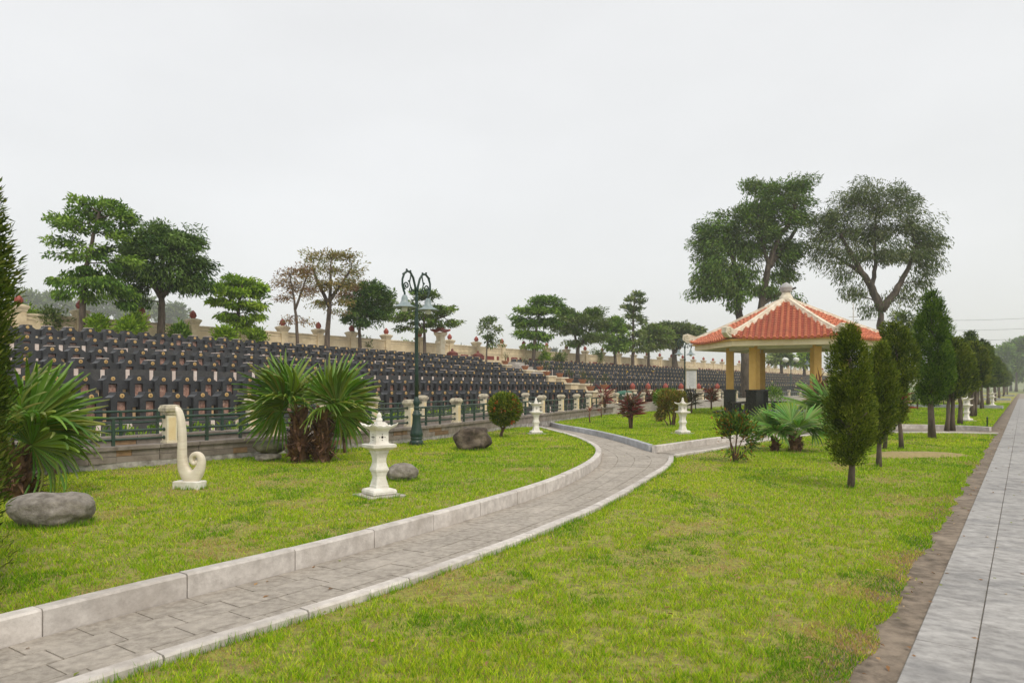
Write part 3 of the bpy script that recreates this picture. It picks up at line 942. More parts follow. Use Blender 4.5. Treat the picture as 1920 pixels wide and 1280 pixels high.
# ---- low bud-post wall at the foot of the second block
lw = empty('low_bud_wall', tuple(at(1180, 43.0, 0)), ROW_ANG, 'low cream wall with red lotus bud posts below the second grave block', 'wall')
for i, px in enumerate((1186, 1215, 1248, 1277, 1310, 1345)):
    p = at(px, 45.5 + i * 1.4, 0); d = p - Vector(lw.location); x, y = d.x * DX + d.y * DY, -d.x * DY + d.y * DX
    q = MB(); q.box(0, 0, .62, .4, .4, 1.24); po = q.build('wall_post', M['post'], lw, (x, y, 0))
    inst('post_cap', me_bc, po, (0, 0, 1.24), 0, (.8, .8, .5)); inst('lotus_bud', me_bud, po, (0, 0, 1.36), 0, (.95, .95, .95))
    if i:
        q = MB(); L_ = math.hypot(x - px_[0], y - px_[1]) - .4
        q.box(0, 0, .45, L_, .2, .9); q.build('wall_panel', M['post'], lw, ((x + px_[0]) / 2, (y + px_[1]) / 2, 0), math.atan2(y - px_[1], x - px_[0]))
    px_ = (x, y)

# ---- pagoda column and urns before the wall
p = at(826, 50.5, 0)
e = empty('shrine_column', (p.x, p.y, 3.1), ROW_ANG, 'tall cream column with a small red curved roof before the boundary wall', 'column')
q = MB(); q.box(0, 0, 1.0, .44, .44, 2.0); q.box(0, 0, .1, .6, .6, .2); q.square([(.22, 2.0), (.3, 2.1), (.34, 2.2), (.34, 2.3)]); q.build('shaft', M['post'], e)
q = MB(); q.box(0, 0, 1.62, .8, .3, .2, ch=.05); q.box(0, 0, 1.50, .6, .3, .06)
q.build('scroll_bracket', M['post'], e)
q = MB()
vs = []; 
for (h_, z_, up) in ((.56, 2.30, .14), (.54, 2.37, .17), (.28, 2.52, .03), (.09, 2.70, 0)):
    for i in range(8):
        a = i * math.pi / 4 + math.pi / 4
        c_ = i % 2 == 0
        r_ = h_ * (1.3 if c_ else .92)
        vs.append((r_ * math.cos(a), r_ * math.sin(a), z_ + (up if c_ else 0)))
fs = [tuple(range(7, -1, -1)), tuple(range(24, 32))]
for l in range(3):
    for i in range(8): fs.append((l * 8 + i, l * 8 + (i + 1) % 8, l * 8 + 8 + (i + 1) % 8, l * 8 + 8 + i))
q.add(vs, fs); rf = q.build('roof', M['bud'], e)
inst('lotus_bud', me_bud, rf, (0, 0, 2.68), 0, (.6, .6, .6))
for nm, px, Yy in (('left', 848, 50), ('right', 896, 54)):
    p = at(px, Yy, 0)
    e = empty('incense_urn', (p.x, p.y, zat(668 if nm == 'left' else 671, Yy) - .35), 0, 'dark red lidded urn by the shrine column, %s of two' % nm, 'urn', 'red urns before the boundary wall')
    q = MB(); q.lathe([(.25, 0), (.3, .1), (.42, .3), (.46, .4), (.38, .5), (.42, .54)], 14); q.build('bowl', M['urn'], e)
    q = MB(); q.lathe([(.44, .54), (.32, .64), (.14, .72), (.06, .76), (.10, .81), (.07, .87), (.0, .9)], 14); q.build('lid', M['urn'], e)

# ---- two parallel railings on low stone walls
def railing(line, z0, wall_h, label_wall, label_rail, near_y, post_step, hidden_posts=()):
    P = polyline(line, .25)
    T = np.gradient(P, axis=0); T /= np.hypot(T[:, 0], T[:, 1])[:, None]
    wroot = empty('low_wall', (P[0][0], P[0][1], z0), 0, label_wall, 'wall', 'low stone walls under the railings')
    o = Vector(wroot.location)
    # single stone blocks near the camera, two courses, then plain wall
    me_cache = {}
    n = len(P)
    i = 0
    far = MB()
    bh = wall_h - .11
    i = 0
    lens = []
    while i < n - 1:
        st = random.choice((2, 2, 3, 3)) if P[i][1] < 22 else 4
        j = min(i + st, n - 1)
        a, b = Vector((*P[i], 0)), Vector((*P[j], 0))
        mid = (a + b) / 2 - Vector((o.x, o.y, 0)); L_ = (b - a).length; rz = math.atan2(b.y - a.y, b.x - a.x)
        vis_ = P[i][0] / P[i][1] > -.75
        if P[i][1] < near_y and vis_:
            hh = (bh - .07) / 2
            for c_ in range(2):                    # two courses, joints shifted
                cuts = [0, random.uniform(.35, .65), 1] if (c_ + i) % 2 else [0, 1]
                for u0, u1 in zip(cuts[:-1], cuts[1:]):
                    rusty = random.random() < .26
                    cp = a.lerp(b, (u0 + u1) / 2) - Vector((o.x, o.y, 0))
                    q = MB(); q.box(0, 0, 0, L_ * (u1 - u0) - .007, .26 + random.uniform(-.010, .012), hh - .006)
                    q.build('stone_block', M['rustblock'] if rusty else M['lowwall'], wroot, (cp.x, cp.y, .11 + hh * (c_ + .5)), rz)
            q = MB(); q.box(0, 0, 0, L_ - .005, .34, .068, ch=.008)
            q.build('coping_stone', M['lowwall'], wroot, (mid.x, mid.y, wall_h - .034), rz)
        else:
            far.box(mid.x, mid.y, .11 + (bh - .07) / 2, L_ + .002, .26, bh - .07, rz, 0)
            far.box(mid.x, mid.y, wall_h - .034, L_ + .003, .34, .068, rz, 0)
        i = j
    f2 = MB()
    for i in range(0, n - 1, 2):
        j = min(i + 2, n - 1)
        a, b = P[i], P[j]; mid = (a + b) / 2 - np.array((o.x, o.y)); L_ = math.hypot(*(b - a)); rz = math.atan2(b[1] - a[1], b[0] - a[0])
        f2.box(mid[0], mid[1], -.06, L_ + .01, .24, .342, rz)
    f2.build('footing', M['foot'], wroot)
    if far.f: tag(far.build('distant_blocks', M['lowwall'], wroot), kind='stuff')
    # posts and rails
    rroot = empty('railing', (P[0][0], P[0][1], z0 + wall_h), 0, label_rail, 'railing', 'green railings with cream posts')
    d = 0
    pxs = np.array([pxof(q) for q in P])
    posts = [int(np.argmin(np.abs(pxs - v))) for v in post_step]
    posts = sorted(set(k for k in posts if 0 < k < n - 1))
    zrail = (.11, .26, .49)
    for a_, b_ in zip([0] + posts, posts + [n - 1]):
        if b_ <= a_: continue
        seg = [Vector((*P[x], 0)) - Vector((o.x, o.y, 0)) for x in range(a_, b_ + 1)]
        for zi, z in enumerate(zrail):
            q = MB(); q.tube([s_ + Vector((0, 0, z)) for s_ in seg], .022 if zi < 2 else .03, 6); q.build('rail', M['rail'], rroot)
        L_ = (b_ - a_) * .25
        for x in np.linspace(a_, b_, max(2, round(L_ / .75) + 1))[1:-1]:
            x = int(x); q = MB(); c_ = Vector((*P[x], 0)) - Vector((o.x, o.y, 0)); rz = math.atan2(T[x][1], T[x][0])
            q.box(c_.x, c_.y, .245, .05, .05, .51, rz); q.build('upright', M['rail'], rroot)
    for k in posts:
        c_ = Vector((*P[k], 0)) - Vector((o.x, o.y, 0)); rz = math.atan2(T[k][1], T[k][0])
        po = inst('post', me_post, rroot, (c_.x, c_.y, 0), rz, (.76, .76, 1))
        inst('post_cap', me_pcap, po); inst('post_panel', me_ppan, po)
        for d_ in (-1, 1):
            for z in zrail: inst('rail_socket', me_sock, po, (d_ * .135, 0, z))
    return P
q = MB(); q.box(0, 0, .26, .25, .25, .52); q.box(0, 0, .02, .30, .30, .04); me_post = q.mesh('post', M['post'])
q = MB(); q.square([(.135, .52), (.15, .54), (.15, .565), (.19, .60), (.195, .655), (.17, .67), (.165, .70), (.10, .715)]); me_pcap = q.mesh('post_cap', M['postcap'])
q = MB(); q.box(0, -.127, .27, .17, .012, .42); q.box(0, .127, .27, .17, .012, .42); me_ppan = q.mesh('post_panel', M['postface'])
q = MB(); q.lathe([(.038, -.02), (.038, .02)], 8)
for i in range(len(q.v)):
    x, y, z = q.v[i]; q.v[i] = (z, x, y)
me_sock = q.mesh('rail_socket', M['rail'])
railing(fence_line, LZ, .40, 'low brown stone wall along the lawn edge under the front railing', 'front green pipe railing with cream posts along the lawn edge', 20, (-330, -95, 120, 315, 510, 660, 767, 857, 940, 1015, 1052, 1080, 1104, 1126, 1156, 1180, 1205, 1228, 1250, 1272, 1293, 1315, 1336, 1358, 1380, 1400, 1420, 1440, 1460, 1480, 1500, 1520))
back = offset(polyline(fence_line, .5), 1.75)
back = [tuple(p) for p in back if p[1] < 44]
railing(back, .10, .50, 'low brown stone wall behind the front railing beside the graves', 'rear green pipe railing with cream posts next to the graves', 17, (-250, -20, 475, 598, 700, 790, 905, 985, 1035, 1068, 1095, 1120, 1146, 1170))
# ================================================================== PLANTS
def unit(v):
    return v / np.maximum(np.linalg.norm(v, axis=1), 1e-9)[:, None]
def leaf_mesh(name, P, length, width, pal, mat, up=.4, dirs=None, droop=.0, light=.22, bend=.12, cvar=None):
    """one bent diamond-shaped leaf at every point of P"""
    n = len(P)
    P = np.asarray(P, dtype=float)
    d = rng.normal(0, 1, (n, 3)) if dirs is None else np.asarray(dirs) + rng.normal(0, .35, (n, 3))
    d[:, 2] -= droop
    d = unit(d)
    nr = rng.normal(0, 1, (n, 3)); nr[:, 2] = np.abs(nr[:, 2]) + up * 2.5
    sx = unit(np.cross(nr, d)); nn = unit(np.cross(d, sx))
    L = length * (.65 + .7 * rng.random(n))[:, None]; W = width * (.7 + .6 * rng.random(n))[:, None]
    V = np.empty((n, 4, 3))
    V[:, 0] = P
    V[:, 1] = P + d * L * .45 + sx * W * .5 + nn * L * bend * .5
    V[:, 2] = P + d * L - nn * L * bend
    V[:, 3] = P + d * L * .45 - sx * W * .5 + nn * L * bend * .5
    pal = np.array(pal)
    c = pal[rng.integers(0, len(pal), n)] if cvar is None else pal[cvar]
    c = c * (1 - light + 2 * light * rng.random(n))[:, None]
    return fast_mesh(name, V.reshape(-1, 3), np.arange(n * 4).reshape(n, 4), mat, np.repeat(c, 4, axis=0))
def leaf_obj(name, P, length, width, pal, parent, mat=None, **kw):
    return inst(name, leaf_mesh(name, P, length, width, pal, mat or M['leaf'], **kw), parent)
def bent(a, b, sag=0.0, wig=.06, n=5):
    a, b = Vector(a), Vector(b)
    L = (b - a).length
    pts = []
    for i in range(n + 1):
        t = i / n
        p = a.lerp(b, t)
        k = math.sin(math.pi * t)
        p += Vector((random.uniform(-1, 1), random.uniform(-1, 1), random.uniform(-1, 1))) * wig * L * k
        p.z += sag * L * k
        pts.append(p)
    return pts

def tree(name, label, cat_group, px, Y, zb, trunks, blobs, r0, leafL, leafW, pal, nclump, perc, cr, bark, flat=.55, up=.35, hollow=.55, droop=0, twig=1.0, depth=1.0, thin=.35, mat=None):
    """trunks: list of [(px, py), ...] paths; blobs: (px, py, rx, ry) crown lobes in photo pixels at distance Y"""
    base = at(px, Y, zb)
    root = empty(name, tuple(base), 0, label, 'tree', cat_group)
    k = Y / F
    def W(p, dy=0.0):
        return Vector(((p[0] - 960) * k - base.x, dy, zat(p[1], Y) - zb))
    tr = MB(); lb = MB()
    paths = []
    for ti, tp in enumerate(trunks):
        pts = []
        dy = 0
        for i, p in enumerate(tp):
            q = W(p, dy); dy += random.uniform(-.35, .35) * r0 * 3
            pts.append(q)
        if ti == 0: pts[0].z = -.08
        else:                                  # grow out of the stem before it
            near_ = min((q for f_, r_ in paths for q in f_), key=lambda q: (q.x - pts[0].x) ** 2 + (q.z - pts[0].z) ** 2)
            dy0 = near_.y - pts[0].y; pts = [near_.copy()] + [q + Vector((0, dy0, 0)) for q in pts[1:]]
        # refine
        fine = []
        for a, b in zip(pts[:-1], pts[1:]):
            for s in range(4):
                q = a.lerp(b, s / 4)
                q += Vector((random.uniform(-1, 1), random.uniform(-1, 1), 0)) * r0 * .12
                fine.append(q)
        fine.append(pts[-1])
        rr = r0 * (1.0, .74, .68, .42, .38, .38)[min(ti, 5)]
        rad = [rr * (1 - (1 - thin) * i / (len(fine) - 1)) for i in range(len(fine))]
        if ti == 0: rad[0] *= 1.35; rad[1] *= 1.1
        tr.tube(fine, rad, 8)
        paths.append((fine, rad))
    P = []; cv = []
    vol = [b[2] * b[3] for b in blobs]; tot = sum(vol)
    for bi, bl in enumerate(blobs):
        c = W(bl); rx, rz = bl[2] * k, bl[3] * k
        ry = rx * depth
        c.y = random.uniform(-.5, .5) * rx * .7
        # limb from the closest trunk path
        best = None
        for fine, rad in paths:
            for i, q in enumerate(fine):
                if i < len(fine) * .35: continue
                d = (q - c).length + (1.5 * max(0, q.z - c.z))
                if best is None or d < best[0]: best = (d, q, rad[i])
        lim = bent(best[1], c, .08, .07)
        r_ = min(best[2] * .7, .02 + .02 * (c - best[1]).length)
        lb.tube(lim, [r_ * (1 - .65 * i / 5) for i in range(6)], 5)
        m = max(3, int(nclump * vol[bi] / tot))
        for _ in range(m):
            v = Vector((random.gauss(0, 1), random.gauss(0, 1), random.gauss(0, 1))).normalized()
            rad_ = (hollow + (1 - hollow) * random.random()) if random.random() < .75 else random.random() * hollow
            q = c + Vector((v.x * rx, v.y * ry, v.z * rz)) * rad_
            st = lim[random.randint(2, 5)]
            if random.random() < twig:
                tw = bent(st, q, .05, .08, 3)
                lb.tube(tw, [.35 * r_, .25 * r_, .15 * r_, .06 * r_], 3, cap=False)
            nn = int(perc * random.uniform(.5, 1.4))
            g = rng.normal(0, 1, (nn, 3)); gl = np.linalg.norm(g, axis=1)[:, None]; g = g / gl * np.minimum(gl, 1.2 + .5 * rng.random((nn, 1)))
            g = g * np.array([cr, cr, cr * flat]) * random.uniform(.55, 1.0)
            P.append(np.array(q) + g)
            sh = random.random()
            cv.append(np.clip((rng.normal(sh, .18, nn) * len(pal)).astype(int), 0, len(pal) - 1))
    tr.add(lb.v, lb.f, 0, True)
    tr.build('trunk', bark, root)
    P = np.concatenate(P); cv = np.concatenate(cv)
    dirs = P - np.array([0, 0, P[:, 2].mean()])
    dirs = unit(dirs) * .6
    leaf_obj('crown', P, leafL, leafW, pal, root, up=up, dirs=dirs, droop=droop, cvar=cv, mat=mat)
    return root

GREEN = [(.065, .14, .018), (.10, .20, .025), (.14, .255, .032), (.185, .31, .042), (.24, .37, .058)]
DARKG = [(.04, .095, .02), (.065, .135, .026), (.094, .175, .034), (.128, .215, .045), (.18, .28, .066)]
OLIVE = [(.065, .115, .028), (.098, .155, .036), (.14, .205, .048), (.185, .25, .065), (.26, .31, .105)]
BROWN = [(.17, .125, .045), (.25, .17, .06), (.30, .18, .075), (.23, .21, .06), (.36, .25, .11)]
RUST = [(.18, .10, .055), (.25, .135, .07), (.30, .16, .085), (.20, .16, .07)]
YELG = [(.13, .24, .02), (.20, .34, .028), (.27, .42, .035), (.34, .48, .05)]
CT = 41.5
def wy(px): return CT / (U0 - (px - 960) / F)
G = 'trees along the boundary wall'
ZB = 3.15
tree('broad_leaved_tree', 'tall green tree with tiered foliage, leftmost before the boundary wall', G, 152, wy(152), ZB, [[(152, 622), (158, 570), (168, 500), (178, 440), (190, 400)]],
     [(150, 383, 26, 13), (205, 385, 35, 14), (175, 402, 60, 14), (120, 412, 30, 10), (232, 408, 24, 12), (160, 430, 50, 12), (215, 438, 30, 12), (130, 455, 24, 8), (178, 468, 48, 12), (118, 478, 30, 7), (205, 492, 48, 12),
      (150, 505, 50, 10), (112, 528, 28, 7), (180, 528, 60, 14), (140, 552, 42, 9), (222, 540, 36, 18), (235, 565, 20, 12), (165, 560, 22, 8)], .15, .20, .085, GREEN, 170, 68, .34, M['bark'], flat=.45, droop=.25)
tree('broad_leaved_tree', 'dense dark green round-crowned tree, second from the left before the wall', G, 301, wy(301), ZB, [[(301, 635), (301, 590), (302, 545), (306, 490)], [(302, 560), (330, 520), (350, 490)], [(302, 560), (275, 515), (262, 490)]],
     [(298, 435, 45, 20), (345, 455, 36, 28), (258, 462, 34, 28), (310, 470, 62, 34), (368, 495, 24, 26), (240, 505, 24, 24), (300, 510, 72, 26), (252, 542, 24, 16), (350, 535, 32, 14), (375, 525, 14, 14), (265, 565, 14, 8)], .22, .20, .07, DARKG, 190, 125, .44, M['bark'], flat=.6, droop=.3, hollow=.4)
tree('broad_leaved_tree', 'small bright green tree with leaning trunk before the boundary wall', G, 436, wy(436), ZB, [[(436, 640), (446, 598), (452, 560), (455, 535)]],
     [(450, 528, 34, 8), (420, 538, 26, 9), (482, 545, 20, 9), (448, 550, 46, 8), (408, 566, 20, 7), (460, 572, 40, 8), (430, 590, 28, 7), (475, 592, 18, 7), (455, 603, 14, 7), (466, 615, 10, 6)], .13, .23, .095, YELG, 100, 70, .34, M['bark'], flat=.35, droop=.2)
tree('broad_leaved_tree', 'sparse reddish brown tree losing its leaves before the boundary wall', G, 559, wy(559), ZB, [[(559, 648), (556, 600), (553, 560), (545, 520)], [(556, 580), (570, 540), (578, 510)]],
     [(540, 512, 30, 16), (572, 508, 26, 18), (525, 530, 26, 14), (555, 540, 40, 20), (580, 540, 20, 20), (535, 560, 26, 10), (540, 600, 24, 6), (572, 602, 20, 8)], .11, .14, .06, RUST[:2] + BROWN, 120, 24, .32, M['bark'], flat=.6, hollow=.2)
tree('broad_leaved_tree', 'tall thin-leaved yellowish brown tree before the boundary wall', G, 612, wy(612), ZB, [[(612, 655), (614, 600), (618, 550), (620, 500)], [(616, 570), (595, 530), (585, 500)], [(617, 560), (645, 525), (660, 500)]],
     [(622, 476, 52, 11), (590, 485, 36, 14), (655, 486, 32, 14), (620, 505, 66, 16), (668, 512, 18, 14), (610, 535, 52, 16), (650, 532, 34, 16), (575, 515, 24, 14), (600, 565, 36, 10), (642, 565, 26, 10), (625, 582, 26, 7)], .18, .18, .075, [(.24, .19, .06), (.30, .23, .08), (.22, .22, .055), (.19, .23, .05), (.27, .27, .07), (.34, .26, .11)], 190, 24, .34, M['bark'], flat=.55, hollow=.2)
tree('broad_leaved_tree', 'green tree with a rust tinged crown before the boundary wall', G, 676, wy(676), ZB, [[(676, 655), (674, 620), (678, 580)], [(674, 612), (695, 580), (705, 560)]],
     [(700, 550, 32, 24), (720, 565, 18, 22), (690, 580, 42, 16), (658, 595, 16, 10), (685, 605, 26, 8), (705, 590, 24, 12), (668, 570, 20, 14)], .14, .20, .075, DARKG, 130, 84, .36, M['bark'], hollow=.3)
tree('broad_leaved_tree', 'rust brown thinning treetop between green crowns before the boundary wall', G, 668, wy(668) + 1.5, ZB, [[(664, 655), (663, 610), (664, 560)]],
     [(668, 540, 28, 16), (655, 555, 22, 14), (680, 555, 22, 14), (668, 570, 26, 10)], .09, .18, .08, RUST + BROWN, 90, 26, .34, M['bark'], hollow=.2)
tree('broad_leaved_tree', 'wide airy green tree behind the tall lamp post', G, 797, wy(797), ZB, [[(797, 668), (796, 630), (794, 590)], [(796, 615), (770, 590), (750, 585)], [(796, 610), (825, 595), (840, 590)]],
     [(800, 555, 32, 10), (765, 575, 34, 9), (828, 582, 32, 9), (792, 590, 56, 9), (742, 598, 24, 6), (845, 605, 20, 6), (800, 605, 40, 6), (752, 612, 14, 5), (785, 618, 12, 4)], .14, .24, .10, OLIVE + GREEN[2:4], 110, 56, .38, M['bark'], flat=.3, droop=.15)
tree('broad_leaved_tree', 'small slender pale tree before the boundary wall near the stairway', G, 912, wy(912) - 1, ZB, [[(911, 682), (913, 650), (915, 615)]],
     [(918, 602, 13, 8), (908, 615, 12, 6), (926, 618, 10, 6), (914, 630, 14, 6), (922, 642, 12, 5)], .08, .24, .1, OLIVE, 40, 26, .36, M['bark'])
tree('broad_leaved_tree', 'green tiered tree leaning right before the middle of the wall', G, 1000, wy(1000), ZB, [[(998, 684), (1003, 640), (1008, 600), (1016, 570)]],
     [(1022, 565, 26, 9), (1048, 570, 11, 6), (990, 582, 22, 7), (1018, 584, 38, 9), (972, 598, 13, 5), (1002, 604, 36, 8), (1030, 602, 22, 7), (985, 624, 22, 7), (1012, 628, 26, 8), (1000, 645, 18, 5)], .17, .28, .115, GREEN, 150, 62, .46, M['bark'], flat=.4, droop=.2)
tree('broad_leaved_tree', 'umbrella shaped olive green tree before the wall', G, 1084, wy(1084), ZB, [[(1084, 686), (1083, 650), (1076, 625)], [(1083, 655), (1098, 635), (1108, 615)]],
     [(1062, 592, 22, 9), (1085, 602, 38, 10), (1115, 588, 20, 8), (1125, 610, 20, 12), (1070, 618, 34, 8), (1105, 632, 34, 7), (1048, 608, 14, 7), (1078, 643, 18, 4)], .24, .28, .11, OLIVE[1:] + GREEN[1:3], 170, 76, .50, M['bark'], flat=.5)
tree('broad_leaved_tree', 'slim bright green tree left of the tallest thin tree', G, 1153, wy(1153), ZB, [[(1154, 688), (1152, 650), (1151, 615)]],
     [(1157, 602, 12, 6), (1146, 614, 14, 6), (1160, 622, 14, 6), (1150, 632, 20, 6), (1162, 645, 18, 6), (1145, 652, 12, 5)], .17, .4, .16, GREEN[1:], 75, 40, .5, M['bark'], flat=.4)
tree('broad_leaved_tree', 'tallest thin-stemmed tree with short tiered branches before the wall', G, 1186, wy(1186), ZB, [[(1186, 690), (1187, 640), (1187, 590), (1190, 552)]],
     [(1193, 552, 10, 5), (1180, 562, 12, 4), (1199, 568, 9, 4), (1176, 578, 12, 4), (1192, 582, 14, 5), (1186, 597, 16, 5), (1200, 604, 10, 4), (1178, 612, 14, 5), (1196, 622, 14, 5), (1186, 638, 20, 5), (1176, 652, 14, 4), (1200, 652, 12, 4)], .17, .42, .16, OLIVE, 100, 26, .44, M['bark'], flat=.4)
tree('broad_leaved_tree', 'low pale green tree right of the tallest thin tree', G, 1218, wy(1218), ZB, [[(1216, 690), (1217, 660), (1222, 635)]],
     [(1228, 622, 20, 8), (1215, 635, 16, 8), (1240, 630, 18, 10), (1222, 648, 18, 5)], .18, .44, .17, OLIVE[2:] + GREEN[3:], 85, 46, .6, M['bark'], flat=.5)
tree('broad_leaved_tree', 'broad flat-topped tree left of the pavilion roof', G, 1267, wy(1267), ZB, [[(1266, 692), (1266, 665), (1262, 640)], [(1266, 665), (1280, 640), (1288, 630)]],
     [(1262, 616, 38, 7), (1290, 620, 28, 8), (1245, 628, 26, 8), (1270, 630, 42, 8), (1298, 632, 16, 6), (1255, 642, 20, 5)], .42, .45, .17, OLIVE, 160, 48, .65, M['bark'], flat=.5)
tree('broad_leaved_tree', 'pale distant tree seen through the pavilion left of the lamp', G, 1466, 110, 2.6, [[(1466, 700), (1466, 680), (1466, 672)]], [(1466, 668, 14, 5), (1456, 675, 10, 4), (1476, 675, 10, 4)], .3, .7, .3, OLIVE, 40, 30, .8, M['bark'])
tree('broad_leaved_tree', 'pale distant tree seen through the pavilion beside the right column', G, 1510, 118, 2.6, [[(1508, 700), (1509, 680), (1510, 672)]], [(1510, 670, 10, 6), (1500, 678, 9, 4), (1518, 678, 9, 4)], .3, .7, .3, YELG, 40, 30, .8, M['bark'])

# the two big trees behind the pavilion
GB = 'big trees behind the pavilion'
tree('broad_leaved_tree', 'big old tree with twin trunks behind the left of the pavilion roof', GB, 1399, 57, LZ,
     [[(1399, 765), (1397, 690), (1394, 620), (1387, 575), (1386, 535), (1372, 480)], [(1397, 690), (1412, 630), (1424, 573), (1433, 502), (1453, 448), (1470, 424), (1482, 390)], [(1433, 505), (1450, 485), (1472, 462), (1490, 430)], [(1425, 568), (1450, 556), (1490, 540)], [(1433, 500), (1420, 450), (1412, 410)]],
     [(1400, 428, 42, 34), (1440, 445, 42, 28), (1470, 470, 30, 28), (1452, 358, 58, 20), (1415, 350, 24, 14), (1500, 352, 30, 17), (1450, 385, 62, 24), (1412, 400, 34, 28), (1505, 405, 26, 36), (1458, 418, 44, 18), (1355, 425, 42, 26), (1325, 452, 32, 26), (1368, 458, 44, 32), (1408, 465, 32, 34),
      (1328, 500, 36, 28), (1365, 505, 38, 30), (1312, 530, 24, 16), (1345, 540, 38, 20), (1400, 520, 24, 28), (1472, 512, 28, 26), (1432, 545, 20, 22), (1488, 470, 20, 22), (1308, 548, 18, 10), (1452, 545, 16, 14), (1490, 560, 10, 10), (1372, 572, 12, 14), (1380, 545, 26, 16)],
     .44, .28, .09, OLIVE[1:4] + DARKG[1:5] + GREEN[1:3], 390, 125, .66, M['barkbig'], flat=.62, droop=.3, hollow=.5, thin=.42)
tree('broad_leaved_tree', 'big forked grey-green tree behind the right of the pavilion roof', GB, 1648, 55, LZ,
     [[(1646, 760), (1648, 660), (1648, 610), (1649, 573)], [(1649, 585), (1634, 540), (1612, 512), (1592, 476), (1575, 440)], [(1649, 585), (1672, 548), (1694, 516), (1712, 470)], [(1633, 540), (1638, 500), (1640, 440), (1642, 400)], [(1612, 512), (1580, 490), (1555, 470)]],
     [(1640, 362, 62, 24), (1600, 378, 40, 26), (1690, 380, 36, 26), (1640, 395, 80, 24), (1565, 410, 36, 32), (1545, 440, 34, 34), (1596, 432, 46, 32), (1650, 436, 56, 34), (1702, 420, 40, 36), (1730, 440, 34, 32), (1752, 462, 24, 28),
      (1560, 480, 34, 26), (1604, 480, 28, 24), (1655, 482, 44, 26), (1705, 478, 42, 28), (1740, 495, 28, 24), (1580, 515, 24, 18), (1600, 548, 22, 22), (1622, 575, 12, 16), (1725, 530, 26, 20), (1690, 545, 12, 14), (1712, 560, 16, 10), (1530, 470, 20, 22), (1668, 570, 8, 14)],
     .46, .27, .07, [(.065, .105, .03), (.09, .135, .04), (.125, .175, .05), (.165, .21, .075), (.24, .27, .12), (.085, .13, .03)], 360, 92, .64, M['barkbig'], flat=.8, droop=.5, hollow=.35, thin=.36)
tree('broad_leaved_tree', 'low leafy sapling between the forked tree and the tall conifer', GB, 1700, 46, LZ, [[(1700, 757), (1698, 680), (1692, 620)]],
     [(1690, 596, 12, 10), (1706, 606, 12, 12), (1694, 622, 14, 10), (1682, 612, 8, 10)], .08, .30, .09, OLIVE, 50, 30, .35, M['bark'], droop=.4)

# hazy woods far off
GH = 'hazy trees far behind the wall'
for i, (px, bl) in enumerate([(55, [(50, 560, 14, 12), (65, 575, 16, 12)]), (105, [(100, 566, 22, 14), (120, 575, 20, 14), (90, 585, 18, 10)]), (200, [(200, 562, 26, 12), (185, 580, 24, 14), (220, 580, 22, 14)]),
                              (262, [(262, 570, 22, 14), (280, 580, 18, 14), (248, 588, 16, 10)]), (330, [(325, 585, 22, 14), (340, 600, 14, 12), (312, 600, 14, 12)])]):
    tree('distant_tree', 'grey hazy tree far behind the boundary wall, %s from the left' % ordinal(i + 1), GH, px, 290 + 14 * (i % 3), 16.0, [[(px, 660), (px + 2, 610), (px, 580)]], bl, .7, 1.9, .8, OLIVE[:4], 60, 34, 2.4, M['bark'], depth=.8)
for i, (px, Y, bl) in enumerate([(1040, 300, [(1040, 668, 12, 10), (1032, 676, 9, 7)]), (1062, 320, [(1062, 676, 12, 6)]), (870, 190, [(868, 664, 12, 6), (880, 668, 10, 5)])]):
    tree('distant_tree', ['pale hazy tree above the wall left of the umbrella tree', 'faint low hazy tree above the wall under the umbrella tree', 'hazy bushy tree above the wall right of the shrine column'][i], GH, px, Y, 1.0, [[(px, 715), (px, 690), (px, 680)]], bl, .5, 1.8, .9, [(.05, .075, .04), (.07, .095, .05)], 24, 26, 1.6, M['bark'], depth=.8)
GR = 'hazy trees at the far end of the promenade'
for i, (px, Y, bl) in enumerate([(1884, 215, [(1884, 665, 14, 16), (1876, 680, 10, 12)]), (1905, 225, [(1902, 655, 16, 16), (1912, 668, 14, 16), (1898, 684, 14, 12)]), (1935, 220, [(1930, 650, 20, 18), (1940, 672, 20, 18)]),
                                 (1872, 260, [(1872, 682, 12, 10), (1866, 692, 10, 8)]), (1895, 250, [(1893, 700, 16, 9)]), (1922, 245, [(1922, 700, 14, 10)]), (1965, 200, [(1962, 650, 22, 20), (1975, 680, 22, 20)])]):
    tree('distant_tree', 'hazy green tree at the far end of the promenade, %s from the left' % ordinal([3, 5, 6, 1, 2, 4, 7][i]) if i < 6 else 'hazy green tree just past the right edge of the picture', GR, px, Y, -.05, [[(px, 735), (px, 705), (px, 690)]], bl, .4, 1.2, .6, GREEN[:4], 70, 30, 1.3, M['bark'], depth=.8)

